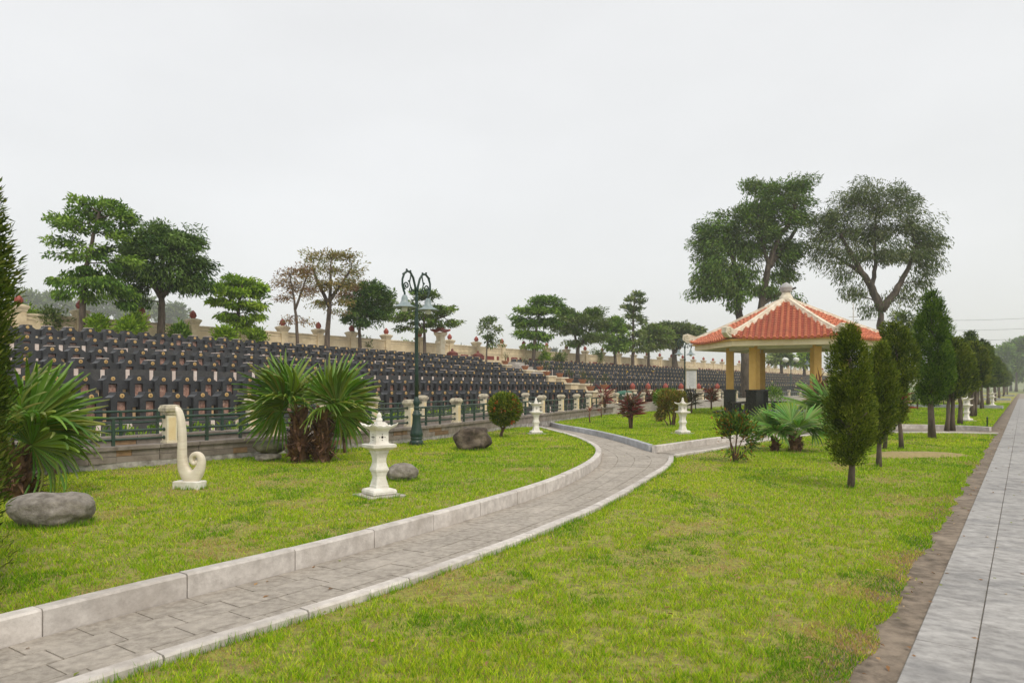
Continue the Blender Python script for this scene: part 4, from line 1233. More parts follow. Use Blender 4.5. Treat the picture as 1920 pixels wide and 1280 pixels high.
# ---- columnar conifers
JUN = [(.035, .062, .007), (.062, .10, .010), (.095, .14, .013), (.135, .185, .018), (.18, .225, .026), (.23, .26, .04)]
def conifer(label, base, prof, H, trunks, n, leafL, leafW, lump=.13, group='columnar conifers along the promenade', pal=JUN, lean=0.0, seed=0, stray=.05):
    """prof: [(height fraction of H, radius)]"""
    r_ = np.random.default_rng(seed + 50)
    root = empty('conifer', tuple(base), 0, label, 'tree', group)
    z0 = prof[0][0] * H; z1 = H
    hz = np.array([p[0] for p in prof]) * H; hr = np.array([p[1] for p in prof])
    # light and dark sprays grouped in lumps
    nl = max(60, n // 110)
    area = lambda z: np.interp(z, hz, hr)
    zz = z0 + (z1 - z0) * r_.random(nl * 4)
    kp = r_.random(nl * 4) < (area(zz) + .05) / (hr.max() + .05)
    zz = zz[kp][:nl]; nl = len(zz)
    th = r_.random(nl) * 2 * np.pi
    hol = vnoise(np.cos(th) * 2.2 + 9 + seed, zz * 2.6 / (hr.max() + .15) + np.sin(th) * 2.2 + 40, 60 + seed) > .20   # thin places between the boughs
    zz, th = zz[hol], th[hol]; nl = len(zz)
    blo = vnoise(th * 1.9 + seed * 3, zz * 2.1 / (hr.max() + .1) + seed, 30 + seed)
    rad = area(zz) * (.74 + lump * 3.2 * (blo - .5) + .04 * r_.normal(0, 1, nl)) * np.where(r_.random(nl) < .85, 1, .55)
    C = np.stack([rad * np.cos(th), rad * np.sin(th), zz], 1)
    per = n // nl + 1
    cr = .10 * (hr.max() / .4) ** .75
    gg = r_.normal(0, 1, (nl * per, 3)); gl = np.linalg.norm(gg, axis=1)[:, None]; gg = gg / gl * np.minimum(gl, 1.5)
    Pn = np.repeat(C, per, axis=0) + gg * np.array([cr * .8, cr * .8, cr * 1.3]) * np.repeat(r_.uniform(.6, 1.25, nl), per)[:, None]
    Pn[:, 0] += lean * (Pn[:, 2] - z0)
    kz = (Pn[:, 2] > z0 * .9) & (Pn[:, 2] < z1 * 1.015)
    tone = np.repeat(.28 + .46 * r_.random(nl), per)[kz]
    Pn = Pn[kz]
    out = Pn.copy(); out[:, 2] = 0
    out = unit(out) * .75; out[:, 2] = .75
    s = r_.random(nl)
    cv = np.repeat(s, per)[:len(Pn)] if len(Pn) <= nl * per else s
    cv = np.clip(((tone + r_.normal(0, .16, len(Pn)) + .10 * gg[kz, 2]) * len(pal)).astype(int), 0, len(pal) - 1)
    nf = n // 8                                   # inner fill leaves, darkest tint paints the shade inside the crown
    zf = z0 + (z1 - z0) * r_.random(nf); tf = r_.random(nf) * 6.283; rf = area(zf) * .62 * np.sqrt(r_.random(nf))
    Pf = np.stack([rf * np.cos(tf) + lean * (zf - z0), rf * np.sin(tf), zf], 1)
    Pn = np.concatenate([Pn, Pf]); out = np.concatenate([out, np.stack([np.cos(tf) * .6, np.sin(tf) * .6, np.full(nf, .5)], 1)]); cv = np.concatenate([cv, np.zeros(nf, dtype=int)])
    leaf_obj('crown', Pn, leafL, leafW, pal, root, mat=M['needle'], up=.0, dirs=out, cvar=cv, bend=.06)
    tb = MB()
    for tx, ty, top, rr in trunks:
        pts = [(tx, ty, -.05)]
        for i in range(1, 7):
            f = i / 6
            pts.append((tx * (1 - f) + lean * H * .4 * f + random.uniform(-.5, .5) * rr, ty * (1 - f) + random.uniform(-.5, .5) * rr, top * H * f))
        tb.tube(pts, [rr * 1.25] + [rr * (1 - .55 * i / 6) for i in range(1, 7)], 7)
    for i in range(14):
        z = z0 + (H * .7 - z0) * random.random()
        a = random.random() * 6.28; q = float(area(z)) * .7
        tb.tube(bent((0, 0, z - .15 * H * .3), (q * math.cos(a) + lean * z, q * math.sin(a), z + .1), 0, .05, 2), [.022, .014, .006], 4)
    tb.build('trunk', M['bark'], root)
    return root
def conz(py, Y): return zat(py, Y) - RZ
c1 = gp(1595, 915, RZ); k1 = c1.y / F
H1 = conz(610, c1.y)
conifer('bushy olive green conifer nearest the camera on the right, on one slim trunk', c1, [(.15, .04), (.21, .20), (.30, .31), (.42, .345), (.56, .325), (.68, .30), (.80, .235), (.9, .15), (.97, .06), (1, .01)], H1, [(0, 0, .8, .05), ], 26000, .055, .016, seed=1, lump=.2)
c2 = gp(1643, 875, RZ); H2 = conz(645, c2.y)
conifer('narrow olive green conifer just behind the nearest one on the right', c2 + Vector((.05, 0, 0)), [(.2, .05), (.28, .20), (.45, .30), (.62, .33), (.78, .26), (.9, .16), (.97, .08), (1, .01)], H2, [(0, 0, .8, .05)], 19000, .065, .018, lump=.2, seed=2, lean=.02)
c3 = gp(1692, 842, RZ); H3 = conz(607, c3.y)
conifer('patchy conifer on two leaning trunks, third from the camera on the right', c3 + Vector((-.12, 0, 0)), [(.22, .1), (.3, .22), (.4, .30), (.46, .22), (.56, .36), (.68, .50), (.8, .50), (.9, .36), (.96, .18), (1, .02)], H3, [(.1, 0, .8, .055), (-.28, .1, .6, .045)], 17000, .08, .023, seed=3, lean=-.04, lump=.22)
c4 = gp(1748, 822, RZ); H4 = conz(547, c4.y)
conifer('tallest dark green conifer on a bare trunk, fourth from the camera on the right', c4, [(.24, .08), (.31, .36), (.42, .58), (.55, .56), (.7, .48), (.82, .37), (.92, .22), (.98, .09), (1, .02)], H4, [(0, 0, .85, .1)], 26000, .09, .027, seed=4, pal=[(c[0] * .72, c[1] * .98, c[2] * .9) for c in JUN])
c5 = gp(1787, 805, RZ + .12); H5 = conz(636, c5.y) - .12
conifer('green conifer on several thin trunks behind the tallest one', c5, [(.34, .08), (.4, .4), (.55, .6), (.7, .56), (.85, .4), (.95, .2), (1, .03)], H5, [(-.22, 0, .8, .07), (.05, .1, .8, .08)], 10000, .13, .04, seed=5)
c5b = gp(1800, 795, LZ); H5b = conz(650, c5b.y) - .12
conifer('conifer with a dark straight trunk left of the white lantern by the promenade', c5b, [(.36, .08), (.42, .4), (.55, .55), (.7, .5), (.85, .36), (.95, .2), (1, .03)], H5b, [(0, 0, .8, .09)], 9000, .14, .042, seed=6)
c6 = gp(1827, 781, LZ); H6 = conz(643, c6.y) - .12
conifer('round-topped conifer on paired trunks right of the white lantern', c6, [(.36, .08), (.42, .45), (.55, .68), (.7, .66), (.85, .48), (.95, .24), (1, .04)], H6, [(-.15, 0, .8, .09), (.2, .3, .8, .09)], 10000, .16, .05, seed=7)
for i, (s, w, h, r_) in enumerate([(50, 2.6, 4.6, .8), (55, 2.2, 4.4, .75), (61, 2.6, 4.2, .75), (68, 2.3, 4.5, .8), (76, 2.6, 4.0, .75), (84, 2.3, 4.3, .8), (93, 2.5, 4.2, .8), (103, 2.4, 4.4, .8), (114, 2.6, 4.2, .8), (126, 2.4, 4.4, .8), (140, 2.5, 4.3, .8), (155, 2.4, 4.2, .8)]):
    conifer('dark conifer in the receding row along the promenade, %s behind the white lantern' % ordinal(i + 2), sw(s, w, LZ), [(.34, .1), (.42, r_ * .65), (.56, r_), (.72, r_ * .9), (.86, r_ * .6), (.95, r_ * .3), (1, .04)], h, [(0, 0, .8, .10), (.2, .2, .8, .08)][:1 + i % 2], 6500 - 350 * i, .18 + .012 * i, .06 + .005 * i, seed=20 + i,
            pal=[(c[0] * .8, c[1] * .9, c[2]) for c in JUN])
# conifer at the left edge, close to the camera
conifer('dark conifer at the left edge, close to the camera', Vector((-4.08, 4.72, LZ)), [(.02, .25), (.06, .56), (.14, .58), (.22, .58), (.30, .50), (.40, .50), (.52, .54), (.66, .60), (.74, .52), (.82, .42), (.90, .30), (.97, .12), (1, .02)], 3.35, [(0, 0, .85, .07)], 105000, .062, .0145, seed=11, lump=.16,
        pal=[(.022, .045, .007), (.042, .075, .010), (.07, .11, .014), (.10, .14, .02), (.14, .165, .03), (.05, .095, .012)], group='columnar conifers beside the lawns')

# ---- fan palms
def fan_leaf_mesh(seed, Rr=1.0, nseg=27, spread=R(112), free=.46, curl=.4, pal=((.085, .165, .016), (.125, .22, .022), (.185, .28, .042))):
    """pleated fan of joined segments whose tips split and droop; stalk end at the origin, fan along +x"""
    r_ = random.Random(seed)
    vs, fs, cs = [], [], []
    for i in range(nseg):
        a0 = -spread + 2 * spread * i / nseg; a1 = -spread + 2 * spread * (i + 1) / nseg; am = (a0 + a1) / 2
        L = Rr * (1 - .28 * abs(am / spread) ** 1.6) * r_.uniform(.92, 1.06)
        dr = r_.uniform(.6, 1.5) * curl
        dev = r_.uniform(-.04, .04)
        col = [x * r_.uniform(.75, 1.2) for x in r_.choice(pal)]
        tipc = [.34, .36, .13] if r_.random() < .35 else [x * 1.25 for x in col]
        b = len(vs)
        st = [0.03, .25, .5, .68, .84, 1.0]
        for j, t in enumerate(st):
            rr = L * t
            wide = (a1 - a0) / 2 * (1.0 if t <= free else max(.03, 1 - (t - free) / (1 - free) * .97))
            am2 = am + dev * max(0, t - free)
            z = -.30 * Rr * (abs(am) / spread) ** 2 * t - dr * Rr * max(0, t - free + .12) ** 1.8 * 1.6 + .10 * Rr * t
            pl = .022 * Rr * min(1, t * 2.2) * (1 if t <= free else .7)
            rr2 = rr * (1 - .12 * max(0, t - free) * dr * 3)
            for aa, dz in ((am2 - wide, -pl), (am2, pl), (am2 + wide, -pl)):
                vs.append((rr2 * math.cos(aa), rr2 * math.sin(aa), z + dz))
                cs.append(tipc if j == 5 else col)
            if j:
                q = b + (j - 1) * 3
                fs += [(q, q + 3, q + 4, q + 1), (q + 1, q + 4, q + 5, q + 2)]
    me = fast_mesh('fan_leaf', np.array(vs), np.array(fs), M['palm'], np.array(cs))
    return me
FANS = [fan_leaf_mesh(i) for i in range(5)]
FANS_B = [fan_leaf_mesh(40 + i, 1.0, 26, R(112), .5, .2, pal=((.09, .20, .025), (.13, .26, .036), (.18, .32, .06))) for i in range(4)]
def palm(label, base, trunk_h, trunk_r, leaves, boots, fans=FANS, group='fan palms', bootL=.3):
    """leaves: (azimuth deg, elevation deg, stalk length, fan radius, fan tilt deg, twist deg)"""
    root = empty('fan_palm', tuple(base), 0, label, 'palm', group)
    b = MB(); b.tube([(0, 0, -.03), (0, 0, trunk_h * .3), (.01, 0, trunk_h * .7), (0, 0, trunk_h)], [trunk_r * 1.15, trunk_r, trunk_r * .8, trunk_r * .55], 10)
    b.build('trunk', M['fibre'], root)
    bb = MB()
    for i in range(boots):
        f = random.random() ** 1.1
        z = trunk_h * f * .97; a = random.random() * 6.283
        r0 = trunk_r * (1.05 - .45 * f)
        o = Vector((math.cos(a), math.sin(a), 0)); sd_ = Vector((-o.y, o.x, 0))
        L = bootL * random.uniform(.5, 1.1); out = random.uniform(.35, .95) * (1.35 - .7 * f); upv = random.uniform(.35, 1.0) * (1 if random.random() < .78 else -.55)
        w = random.uniform(.025, .055)
        p0 = o * r0 * .8 + Vector((0, 0, z)); d = (o * out + Vector((0, 0, upv))).normalized()
        p1 = p0 + d * L * .5; p2 = p0 + d * L + Vector((0, 0, random.uniform(-.05, .07))) + sd_ * random.uniform(-.06, .06)
        t_ = o * .012
        bb.add([p0 - sd_ * w, p0 + sd_ * w, p1 + sd_ * w * .7, p1 - sd_ * w * .7, p2 + sd_ * w * .15, p2 - sd_ * w * .15,
                p0 - sd_ * w - t_, p0 + sd_ * w - t_, p1 + sd_ * w * .7 - t_, p1 - sd_ * w * .7 - t_],
               [(0, 1, 2, 3), (3, 2, 4, 5), (7, 6, 9, 8), (0, 3, 9, 6), (2, 1, 7, 8), (9, 5, 4, 8)])
    tag(bb.build('leaf_bases', M['fibre'], root), kind='stuff')
    for i, (az, el, st, fr, tilt, tw) in enumerate(leaves):
        a, e = R(az), R(el)
        d = Vector((math.cos(a) * math.cos(e), math.sin(a) * math.cos(e), math.sin(e)))
        p0 = Vector((d.x * trunk_r * .3, d.y * trunk_r * .3, trunk_h * .93)); p1 = p0 + d * st
        s_ = MB(); mid = p0.lerp(p1, .5) + Vector((0, 0, .05 * st))
        lf = bpy.data.objects.new('leaf', None); lf.empty_display_size = .05
        s_.tube([p0, mid, p1], [.022 * (fr + .2), .015 * (fr + .2), .011 * (fr + .2)], 5)
        st_o = s_.build('leaf_stalk', M['petiole'], root)
        o = inst('fan_leaf', fans[(i * 3 + boots) % len(fans)], root, tuple(p1))
        m = Matrix.Rotation(a, 4, 'Z') @ Matrix.Rotation(-(e + R(tilt)), 4, 'Y') @ Matrix.Rotation(R(tw), 4, 'X') @ Matrix.Scale(fr, 4)
        o.matrix_basis = Matrix.Translation(p1) @ m
        bpy.data.objects.remove(lf)
    return root
pb = gp(562, 866, LZ); qb = gp(604, 866, LZ)
palm('left of two joined fan palms with shaggy trunks before the railing', pb, .98, .15,
     [(184, 40, .36, 1.04, 0, 58), (166, 60, .42, 1.02, 4, -72), (198, 14, .30, .96, -8, 55), (235, 46, .30, .82, -30, 20), (205, 66, .36, .9, 0, 40)], 300)
palm('right of two joined fan palms with shaggy trunks before the railing', qb, .92, .145,
     [(0, 42, .34, .98, 0, -58), (20, 62, .42, 1.04, 4, 68), (350, 12, .28, .9, -8, -52), (310, 46, .28, .78, -34, 10), (338, 66, .36, .9, 0, -45)], 280)
pl = gp(28, 930, LZ)
palm('large fan palm beside the boulder at the left edge', pl, .52, .20,
     [(350, 62, .46, 1.0, -46, -22), (30, 66, .50, 1.0, 0, 62), (338, 36, .34, .96, -22, -60), (150, 60, .45, .95, 0, 60), (200, 40, .40, .95, -10, 40), (80, 74, .5, .95, 0, -60), (5, 74, .5, .98, -4, -66)], 260, bootL=.34)
p3a = gp(1491, 846, RZ); p3b = gp(1453, 845, RZ)
palm('small fan palm with spread leaves beside the conifers', p3a, .40, .15,
     [(160, 48, .36, .70, -10, 10), (185, 25, .38, .72, -15, -20), (20, 50, .38, .76, -8, 10), (350, 22, .40, .74, -15, 20), (95, 62, .40, .7, 0, 0), (270, 55, .28, .66, -30, 0), (310, 38, .32, .66, -25, 0)], 90, FANS_B, bootL=.2)
palm('little fan palm left of the small spread palm', p3b, .30, .10, [(165, 45, .30, .66, -10, 10), (120, 60, .36, .66, 0, -20), (200, 30, .28, .6, -15, 0), (70, 55, .3, .6, 0, 10), (260, 50, .26, .6, -25, 0)], 40, FANS_B, bootL=.16)
p4 = gp(1560, 813, RZ)
palm('fan palm half hidden behind the nearest conifer', p4, .62, .20, [(165, 52, .5, 1.15, -5, 10), (185, 28, .55, 1.15, -12, -15), (140, 66, .5, 1.1, 0, 20), (205, 10, .5, 1.0, -20, 10), (230, 45, .45, 1.0, -15, 0), (60, 60, .5, 1.1, 0, 0), (20, 40, .5, 1.1, 0, 0)], 80, FANS_B, bootL=.3)
p5 = sw(37, 5.5, LZ)
palm('fan palm beyond the cross path beside the lantern', p5, .7, .18, [(40 * i, 30 + 12 * (i % 4), .5, 1.0, -5, 15) for i in range(9)], 50, FANS_B)

# ---- shrubs
def shrub(name, label, base, stems, blobs, pal, n, leafL, leafW, bark, group=None, cat='shrub', up=.3, red=None, shell=.55, mat=None, clump=0):
    root = empty(name, tuple(base), 0, label, cat, group)
    b = MB()
    for pts, r_ in stems:
        b.tube(pts, [r_ * (1 - .6 * i / max(1, len(pts) - 1)) for i in range(len(pts))], 6)
    if stems: b.build('stems', bark, root)
    P = []
    tot = sum(x[3] * x[4] for x in blobs)
    for (x, y, z, rx, rz) in blobs:
        m = int(n * rx * rz / tot)
        if clump:
            nc = max(3, m // clump)
            v = unit(rng.normal(0, 1, (nc, 3))) * (shell + (1 - shell) * rng.random((nc, 1)))
            C = np.array([x, y, z]) + v * np.array([rx, rx, rz])
            P.append(np.repeat(C, clump, axis=0) + rng.normal(0, leafL * .7, (nc * clump, 3)))
        else:
            v = unit(rng.normal(0, 1, (m, 3))) * (shell + (1 - shell) * rng.random((m, 1)) ** .6)
            P.append(np.array([x, y, z]) + v * np.array([rx, rx, rz]))
    P = np.concatenate(P)
    P = P[P[:, 2] > .02]
    c0 = np.array([np.mean([x[0] for x in blobs]), np.mean([x[1] for x in blobs]), np.mean([x[2] for x in blobs]) - .1])
    d = unit(P - c0) * .8; d[:, 2] += .25
    P = P + .05 * leafL / .085 * (vnoise(P[:, 0] * 5 + 20, P[:, 2] * 5 + 20, 3)[:, None] - .5) * 2 * unit(P - c0)
    leaf_obj('foliage', P, leafL, leafW, pal, root, up=up, dirs=d, mat=mat)
    if red is not None:
        pts, pl_, m = red
        Q = np.concatenate([np.array(q) + rng.normal(0, .035, (m, 3)) for q in pts])
        leaf_obj('young_leaves', Q, leafL * .9, leafW * .9, pl_, root, up=up, dirs=unit(Q - c0))
    return root
TOPI = [(.07, .13, .014), (.11, .18, .018), (.16, .23, .022), (.22, .28, .035), (.28, .28, .04)]
REDL = [(.52, .09, .03), (.60, .16, .06), (.45, .14, .05)]
b0 = gp(938, 820, LZ); kk = b0.y / F
shrub('topiary_shrub', 'round clipped shrub with red young leaves and a leaning trunk', b0, [([(0, 0, -.03), (.04, 0, .14), (.12, .02, .3), (.13, .02, .5)], .06), ([(.07, 0, .2), (.02, .05, .34), (.03, .05, .5)], .04), ([(.1, 0, .26), (.22, -.04, .42)], .03)],
      [(.13, 0, .80, .48, .42), (.13, 0, .92, .36, .36), (.10, 0, .62, .42, .24)], TOPI, 6500, .085, .036, M['barkred'], 'clipped shrubs on the lawns', shell=.6,
      red=([(.42, -.25, .98), (.47, -.2, .82), (.50, -.15, .76), (.46, -.22, .70), (.35, -.3, .46), (-.1, -.42, 1.0), (-.16, -.42, .78), (.3, -.38, .84), (.36, -.3, 1.08), (.05, -.43, .76)], REDL, 9))
b1 = gp(645, 849, LZ)
shrub('topiary_shrub', 'round shrub with reddish tips right behind the paired palms', b1, [([(.04, 0, -.03), (0, 0, .2), (-.03, 0, .45)], .05), ([(.0, 0, .22), (.08, 0, .42)], .03)], [(-.05, 0, .70, .34, .30), (.08, 0, .82, .24, .22)], TOPI[:4], 2600, .08, .035, M['barkred'], 'clipped shrubs on the lawns',
      red=([(.2, -.2, .9), (.28, -.15, .78), (.15, -.28, .98), (.3, -.1, .68), (.1, -.3, .85)], REDL, 16))
b2 = gp(97, 892, LZ)
shrub('topiary_shrub', 'dark shrub with a thick stem behind the left edge palm', b2, [([(0, 0, -.03), (.02, 0, .3), (-.02, 0, .55)], .07)], [(0, 0, .66, .38, .30), (-.2, 0, .5, .25, .2), (.25, 0, .55, .22, .2)], DARKG, 2600, .09, .04, M['barkred'], 'clipped shrubs on the lawns')
b3 = gp(1378, 867, RZ)
shrub('flowering_shrub', 'airy shrub with bronze tips on thin stems on the near right lawn', b3, [([(0, 0, -.03), (-.03, 0, .25), (-.14, .02, .6), (-.2, .02, .8)], .02), ([(.01, 0, -.03), (.02, .02, .3), (.06, 0, .7), (.03, 0, .95)], .02), ([(.02, 0, 0), (.08, 0, .3), (.2, 0, .6)], .017), ([(-.02, 0, 0), (-.06, .1, .35), (-.06, .1, .8)], .018), ([(.03, 0, .02), (.16, -.02, .2), (.3, 0, .3)], .012), ([(-.02, 0, .1), (-.12, -.02, .22)], .01)],
      [(-.1, 0, .84, .30, .22), (.08, 0, .90, .24, .18), (.2, 0, .62, .24, .18), (-.22, 0, .66, .16, .16), (.1, 0, .68, .2, .14), (.3, 0, .36, .16, .08), (.16, 0, .2, .12, .06), (-.14, 0, .22, .08, .05), (.36, 0, .52, .12, .09)],
      DARKG[:4] + GREEN[:3] + [(.30, .14, .03), (.24, .18, .03)], 2100, .085, .036, M['barkred'], 'loose shrubs on the lawns', shell=.1, clump=9)
b4 = gp(1258, 798, LZ)
OLV = [(.10, .13, .02), (.16, .18, .03), (.23, .22, .035), (.28, .23, .045), (.24, .14, .04)]
shrub('flowering_shrub', 'bushy olive and bronze shrub with upright stems left of the far lantern', b4, [([(.05, 0, -.03), (.1, 0, .4), (.12, 0, .9)], .05), ([(0, 0, 0), (-.06, 0, .4), (-.2, 0, .8)], .035), ([(-.1, 0, 0), (-.25, 0, .25), (-.38, 0, .5)], .025), ([(.12, 0, 0), (.2, .1, .5), (.3, .1, .9)], .035)],
      [(0, 0, 1.05, .48, .26), (-.25, 0, .85, .30, .26), (.28, 0, .95, .28, .3), (.05, 0, .72, .42, .24), (-.42, 0, .35, .2, .2), (-.3, 0, .55, .25, .2)], OLV, 3600, .10, .042, M['barkred'], 'loose shrubs on the lawns', shell=.3)
shrub('flowering_shrub', 'green bush peeking over the olive shrub near the sign board', gp(1246, 786, LZ), [([(0, 0, -.03), (0, 0, .5)], .05)], [(0, 0, .9, .5, .42), (.2, 0, 1.1, .3, .25)], GREEN, 1800, .12, .05, M['barkred'], 'loose shrubs on the lawns')
def grove(pts, group, pal, name, n=900, leafL=.2, leafW=.08):
    for px, py, rx, ry, Y, label, pal2 in pts:
        k = Y / F; c = at(px, Y, zat(py + ry, Y) - .1)
        shrub(name, label, c, [([(0, 0, -.2), (.02, 0, ry * k * .6), (-.05, 0, ry * k)], .04), ([(0, 0, 0), (.15, 0, ry * k)], .03)], [(0, 0, ry * k * 1.1 + .1, rx * k, ry * k), (rx * k * .3, 0, ry * k * .9, rx * k * .6, ry * k * .8), (-rx * k * .4, .1, ry * k * .8, rx * k * .6, ry * k * .7)], pal2 or pal, n, leafL, leafW, M['bark'], group, shell=.3, clump=14)
grove([(42, 590, 22, 9, 32, 'bright green bush before the wall at the far left', YELG), (92, 596, 27, 16, 31.5, 'olive twiggy bush before the wall left of the tiered tree', OLIVE), (181, 608, 9, 9, 31, 'little green sprout before the wall beside the tiered tree', YELG),
       (236, 614, 16, 6, 31, 'bright green low bush left of the dense dark tree', YELG), (255, 606, 11, 14, 33, 'upright bright green bush beside a bud post', YELG), (337, 624, 15, 8, 34, 'green bush right of the dense dark tree', GREEN), (420, 626, 20, 9, 35, 'bright green bush left of the small leaning tree', YELG),
       (482, 632, 14, 7, 38, 'pale green bush right of the small leaning tree', YELG), (678, 650, 19, 14, 47, 'grey-green twiggy bush below the rust tinged tree', OLIVE), (762, 653, 9, 9, 52, 'bright green sprout left of the lamp post', YELG), (1048, 672, 12, 10, 64, 'grey-green bush before the middle of the wall', OLIVE), (1022, 671, 8, 9, 62, 'bright thin bush left of the grey-green bush', YELG), (1118, 668, 12, 12, 72, 'dark bush between umbrella tree and slim tree', OLIVE)], 'bushes before the boundary wall', GREEN, 'bush')
def cordyline(label, base, h, nh, pal, spread=.45, leafn=26):
    root = empty('cordyline', tuple(base), 0, label, 'plant', 'red-leaved cordylines')
    b = MB(); P = []; D = []
    for i in range(nh):
        a = i / nh * 6.28 + random.random(); r_ = spread * .35 * (0.2 + random.random())
        hh = h * random.uniform(.5, .72)
        top = Vector((r_ * math.cos(a), r_ * math.sin(a), hh))
        b.tube([(.03 * math.cos(a), .03 * math.sin(a), -.03), (top.x * .4, top.y * .4, hh * .5), tuple(top)], [.035, .028, .018], 5)
        for j in range(leafn):
            f = random.random()
            p = Vector((top.x * f + top.x * .2, top.y * f, hh * (.45 + .55 * f)))
            aa = random.random() * 6.28; el = random.uniform(.15, 1.35) * (.4 + .6 * f)
            P.append(tuple(p)); D.append((math.cos(aa) * math.cos(el), math.sin(aa) * math.cos(el), math.sin(el)))
    b.build('stems', M['barkred'], root)
    leaf_obj('leaves', np.array(P), h * .42, h * .062, pal, root, mat=M['strap'], up=.2, dirs=np.array(D) * 2.2, bend=.14)
    return root
RED = [(.14, .035, .03), (.22, .045, .04), (.32, .07, .08), (.11, .075, .035), (.09, .09, .035), (.12, .06, .035)]
RED2 = [(.16, .06, .03), (.10, .05, .025), (.22, .04, .03), (.07, .06, .025)]
cordyline('tall red-topped cordyline with dark lower leaves on the middle lawn', gp(1183, 804, LZ), 1.28, 5, RED, leafn=34)
cordyline('thin young red cordyline, left of the two by the kerb', gp(1105, 793, LZ), .72, 1, [(.25, .04, .025), (.16, .05, .03)], .1, 12)
cordyline('thin young red cordyline, right of the two by the kerb', gp(1127, 783, LZ), .80, 1, [(.25, .04, .025), (.16, .05, .03)], .1, 10)
cordyline('reddish cordyline by the wall behind the tall red-topped one', gp(1217, 770, LZ), 1.5, 4, RED2 + RED[:2], leafn=26)
cordyline('dark cordyline under the white sign board', gp(1297, 775, LZ), 1.5, 3, [(.05, .04, .03), (.09, .04, .03), (.06, .06, .03)], leafn=24)
cordyline('small reddish cordyline left of the pavilion plinth', gp(1334, 768, LZ), 1.55, 4, RED2, leafn=20)
cordyline('crimson cordyline growing behind the lowest wall steps', at(1133, 36.2, .3), 1.5, 3, [(.30, .05, .06), (.22, .045, .045), (.16, .06, .04)], leafn=20)
cordyline('crimson cordyline beside the tallest conifer trunk', sw(31.5, 4.0, LZ), 1.45, 4, [(.32, .02, .03), (.24, .02, .03), (.14, .03, .02)], leafn=26)
cordyline('brownish cordyline left of the tallest conifer trunk', sw(34, 7.4, LZ), 2.0, 4, [(.2, .08, .05), (.15, .09, .04), (.25, .08, .06)], leafn=26)
shrub('flowering_shrub', 'green leafy bush beside the tallest conifer trunk', sw(30.4, 4.35, LZ), [([(0, 0, -.03), (0, 0, .6)], .05)], [(0, 0, .95, .38, .42), (.1, 0, .6, .3, .3)], GREEN, 1500, .13, .055, M['barkred'], 'loose shrubs on the lawns')
for i, (s, w, h, pal) in enumerate([(44, 6, 1.2, GREEN), (47, 9, 1.6, DARKG), (52, 5.5, 1.3, DARKG), (58, 8, 1.5, GREEN), (64, 5, 1.3, OLIVE), (60, 12, 1.8, GREEN), (72, 7, 1.6, DARKG), (80, 10, 2.0, GREEN), (50, 14, 1.6, GREEN)]):
    shrub('flowering_shrub', 'leafy bush on the far lawns between conifers, %s in distance' % ordinal(i + 1), sw(s, w, LZ), [([(0, 0, -.03), (0, 0, h * .5)], .05)], [(0, 0, h * .6, h * .45, h * .4), (.3, 0, h * .5, h * .3, h * .3)], pal, 700, .17, .07, M['barkred'], 'bushes on the far lawns', clump=10, shell=.2)
# bits of low planting behind the rear railing and along the graves' foot
def ground_cover():
    P = []
    line = offset(polyline(fence_line, .08), 2.6)
    for x, y in line:
        if y > 40 or x / y < -.8: continue
        m = 9
        P.append(np.stack([x + rng.normal(0, .22, m), y + rng.normal(0, .22, m), .44 + .24 * rng.random(m)], 1))
    P = np.concatenate(P)
    o = leaf_obj('ground_cover', P, .13, .04, YELG + GREEN, None, up=.1, dirs=np.tile((0, 0, .9), (len(P), 1)))
    tag(o, 'low green planting in a strip below the front row of graves', 'plants', kind='stuff')
ground_cover()
# ================================================================== GARDEN OBJECTS
for i, (px, py, k) in enumerate(PEDL): potted(px, py, k, -1, i)
for i, (px, py, k) in enumerate(PEDR): potted(px, py, k, 1, i)
# steps of the stairway
st = empty('stairway', tuple(at(1122, 37.6, .3)), 0, 'pale stone stairway climbing between the two grave blocks', 'stairway')
a, b = at(1122, 37.6, .35), at(966, 47.6, 3.2)
for i in range(17):
    f = i / 16; p = a.lerp(b, f) - a
    q = MB(); q.box(0, 0, -.35, 1.1, .75, .9); q.build('step', M['slabgrey'], st, (p.x, p.y, p.z - .05), ROW_ANG)

# ---- stone lanterns
def petal_cap(half, z0, mat, parent, n=12):
    """square dish whose scalloped rim turns up to the corners"""
    b = MB(); vs = []
    rings = [(.5, 0, 0), (.74, .012, 0), (.93, .035, .006), (1.0, .062, .014), (.97, .066, .014), (.80, .045, .006), (.45, .04, 0)]
    m = 4 * n
    for (sc, z, wave) in rings:
        for i in range(m):
            side, f = divmod(i, n); f = f / n * 2 - 1
            x, y = f, -1
            for _ in range(side): x, y = -y, x
            inn = 1 - .07 * (1 - abs(f)) ** 2
            up_ = .030 * abs(f) ** 2.2 if sc > .7 else 0
            wv = wave * math.sin(f * math.pi * 3.5) if wave else 0
            vs.append((x * half * sc * inn, y * half * sc * inn, z0 + z + up_ + wv * .6))
    fs = []
    for l in range(len(rings) - 1):
        for i in range(m): fs.append((l * m + i, l * m + (i + 1) % m, (l + 1) * m + (i + 1) % m, (l + 1) * m + i))
    fs.append(tuple(range(m - 1, -1, -1))); fs.append(tuple((len(rings) - 1) * m + i for i in range(m)))
    b.add(vs, fs)
    return b.build('lantern_cap', mat, parent)
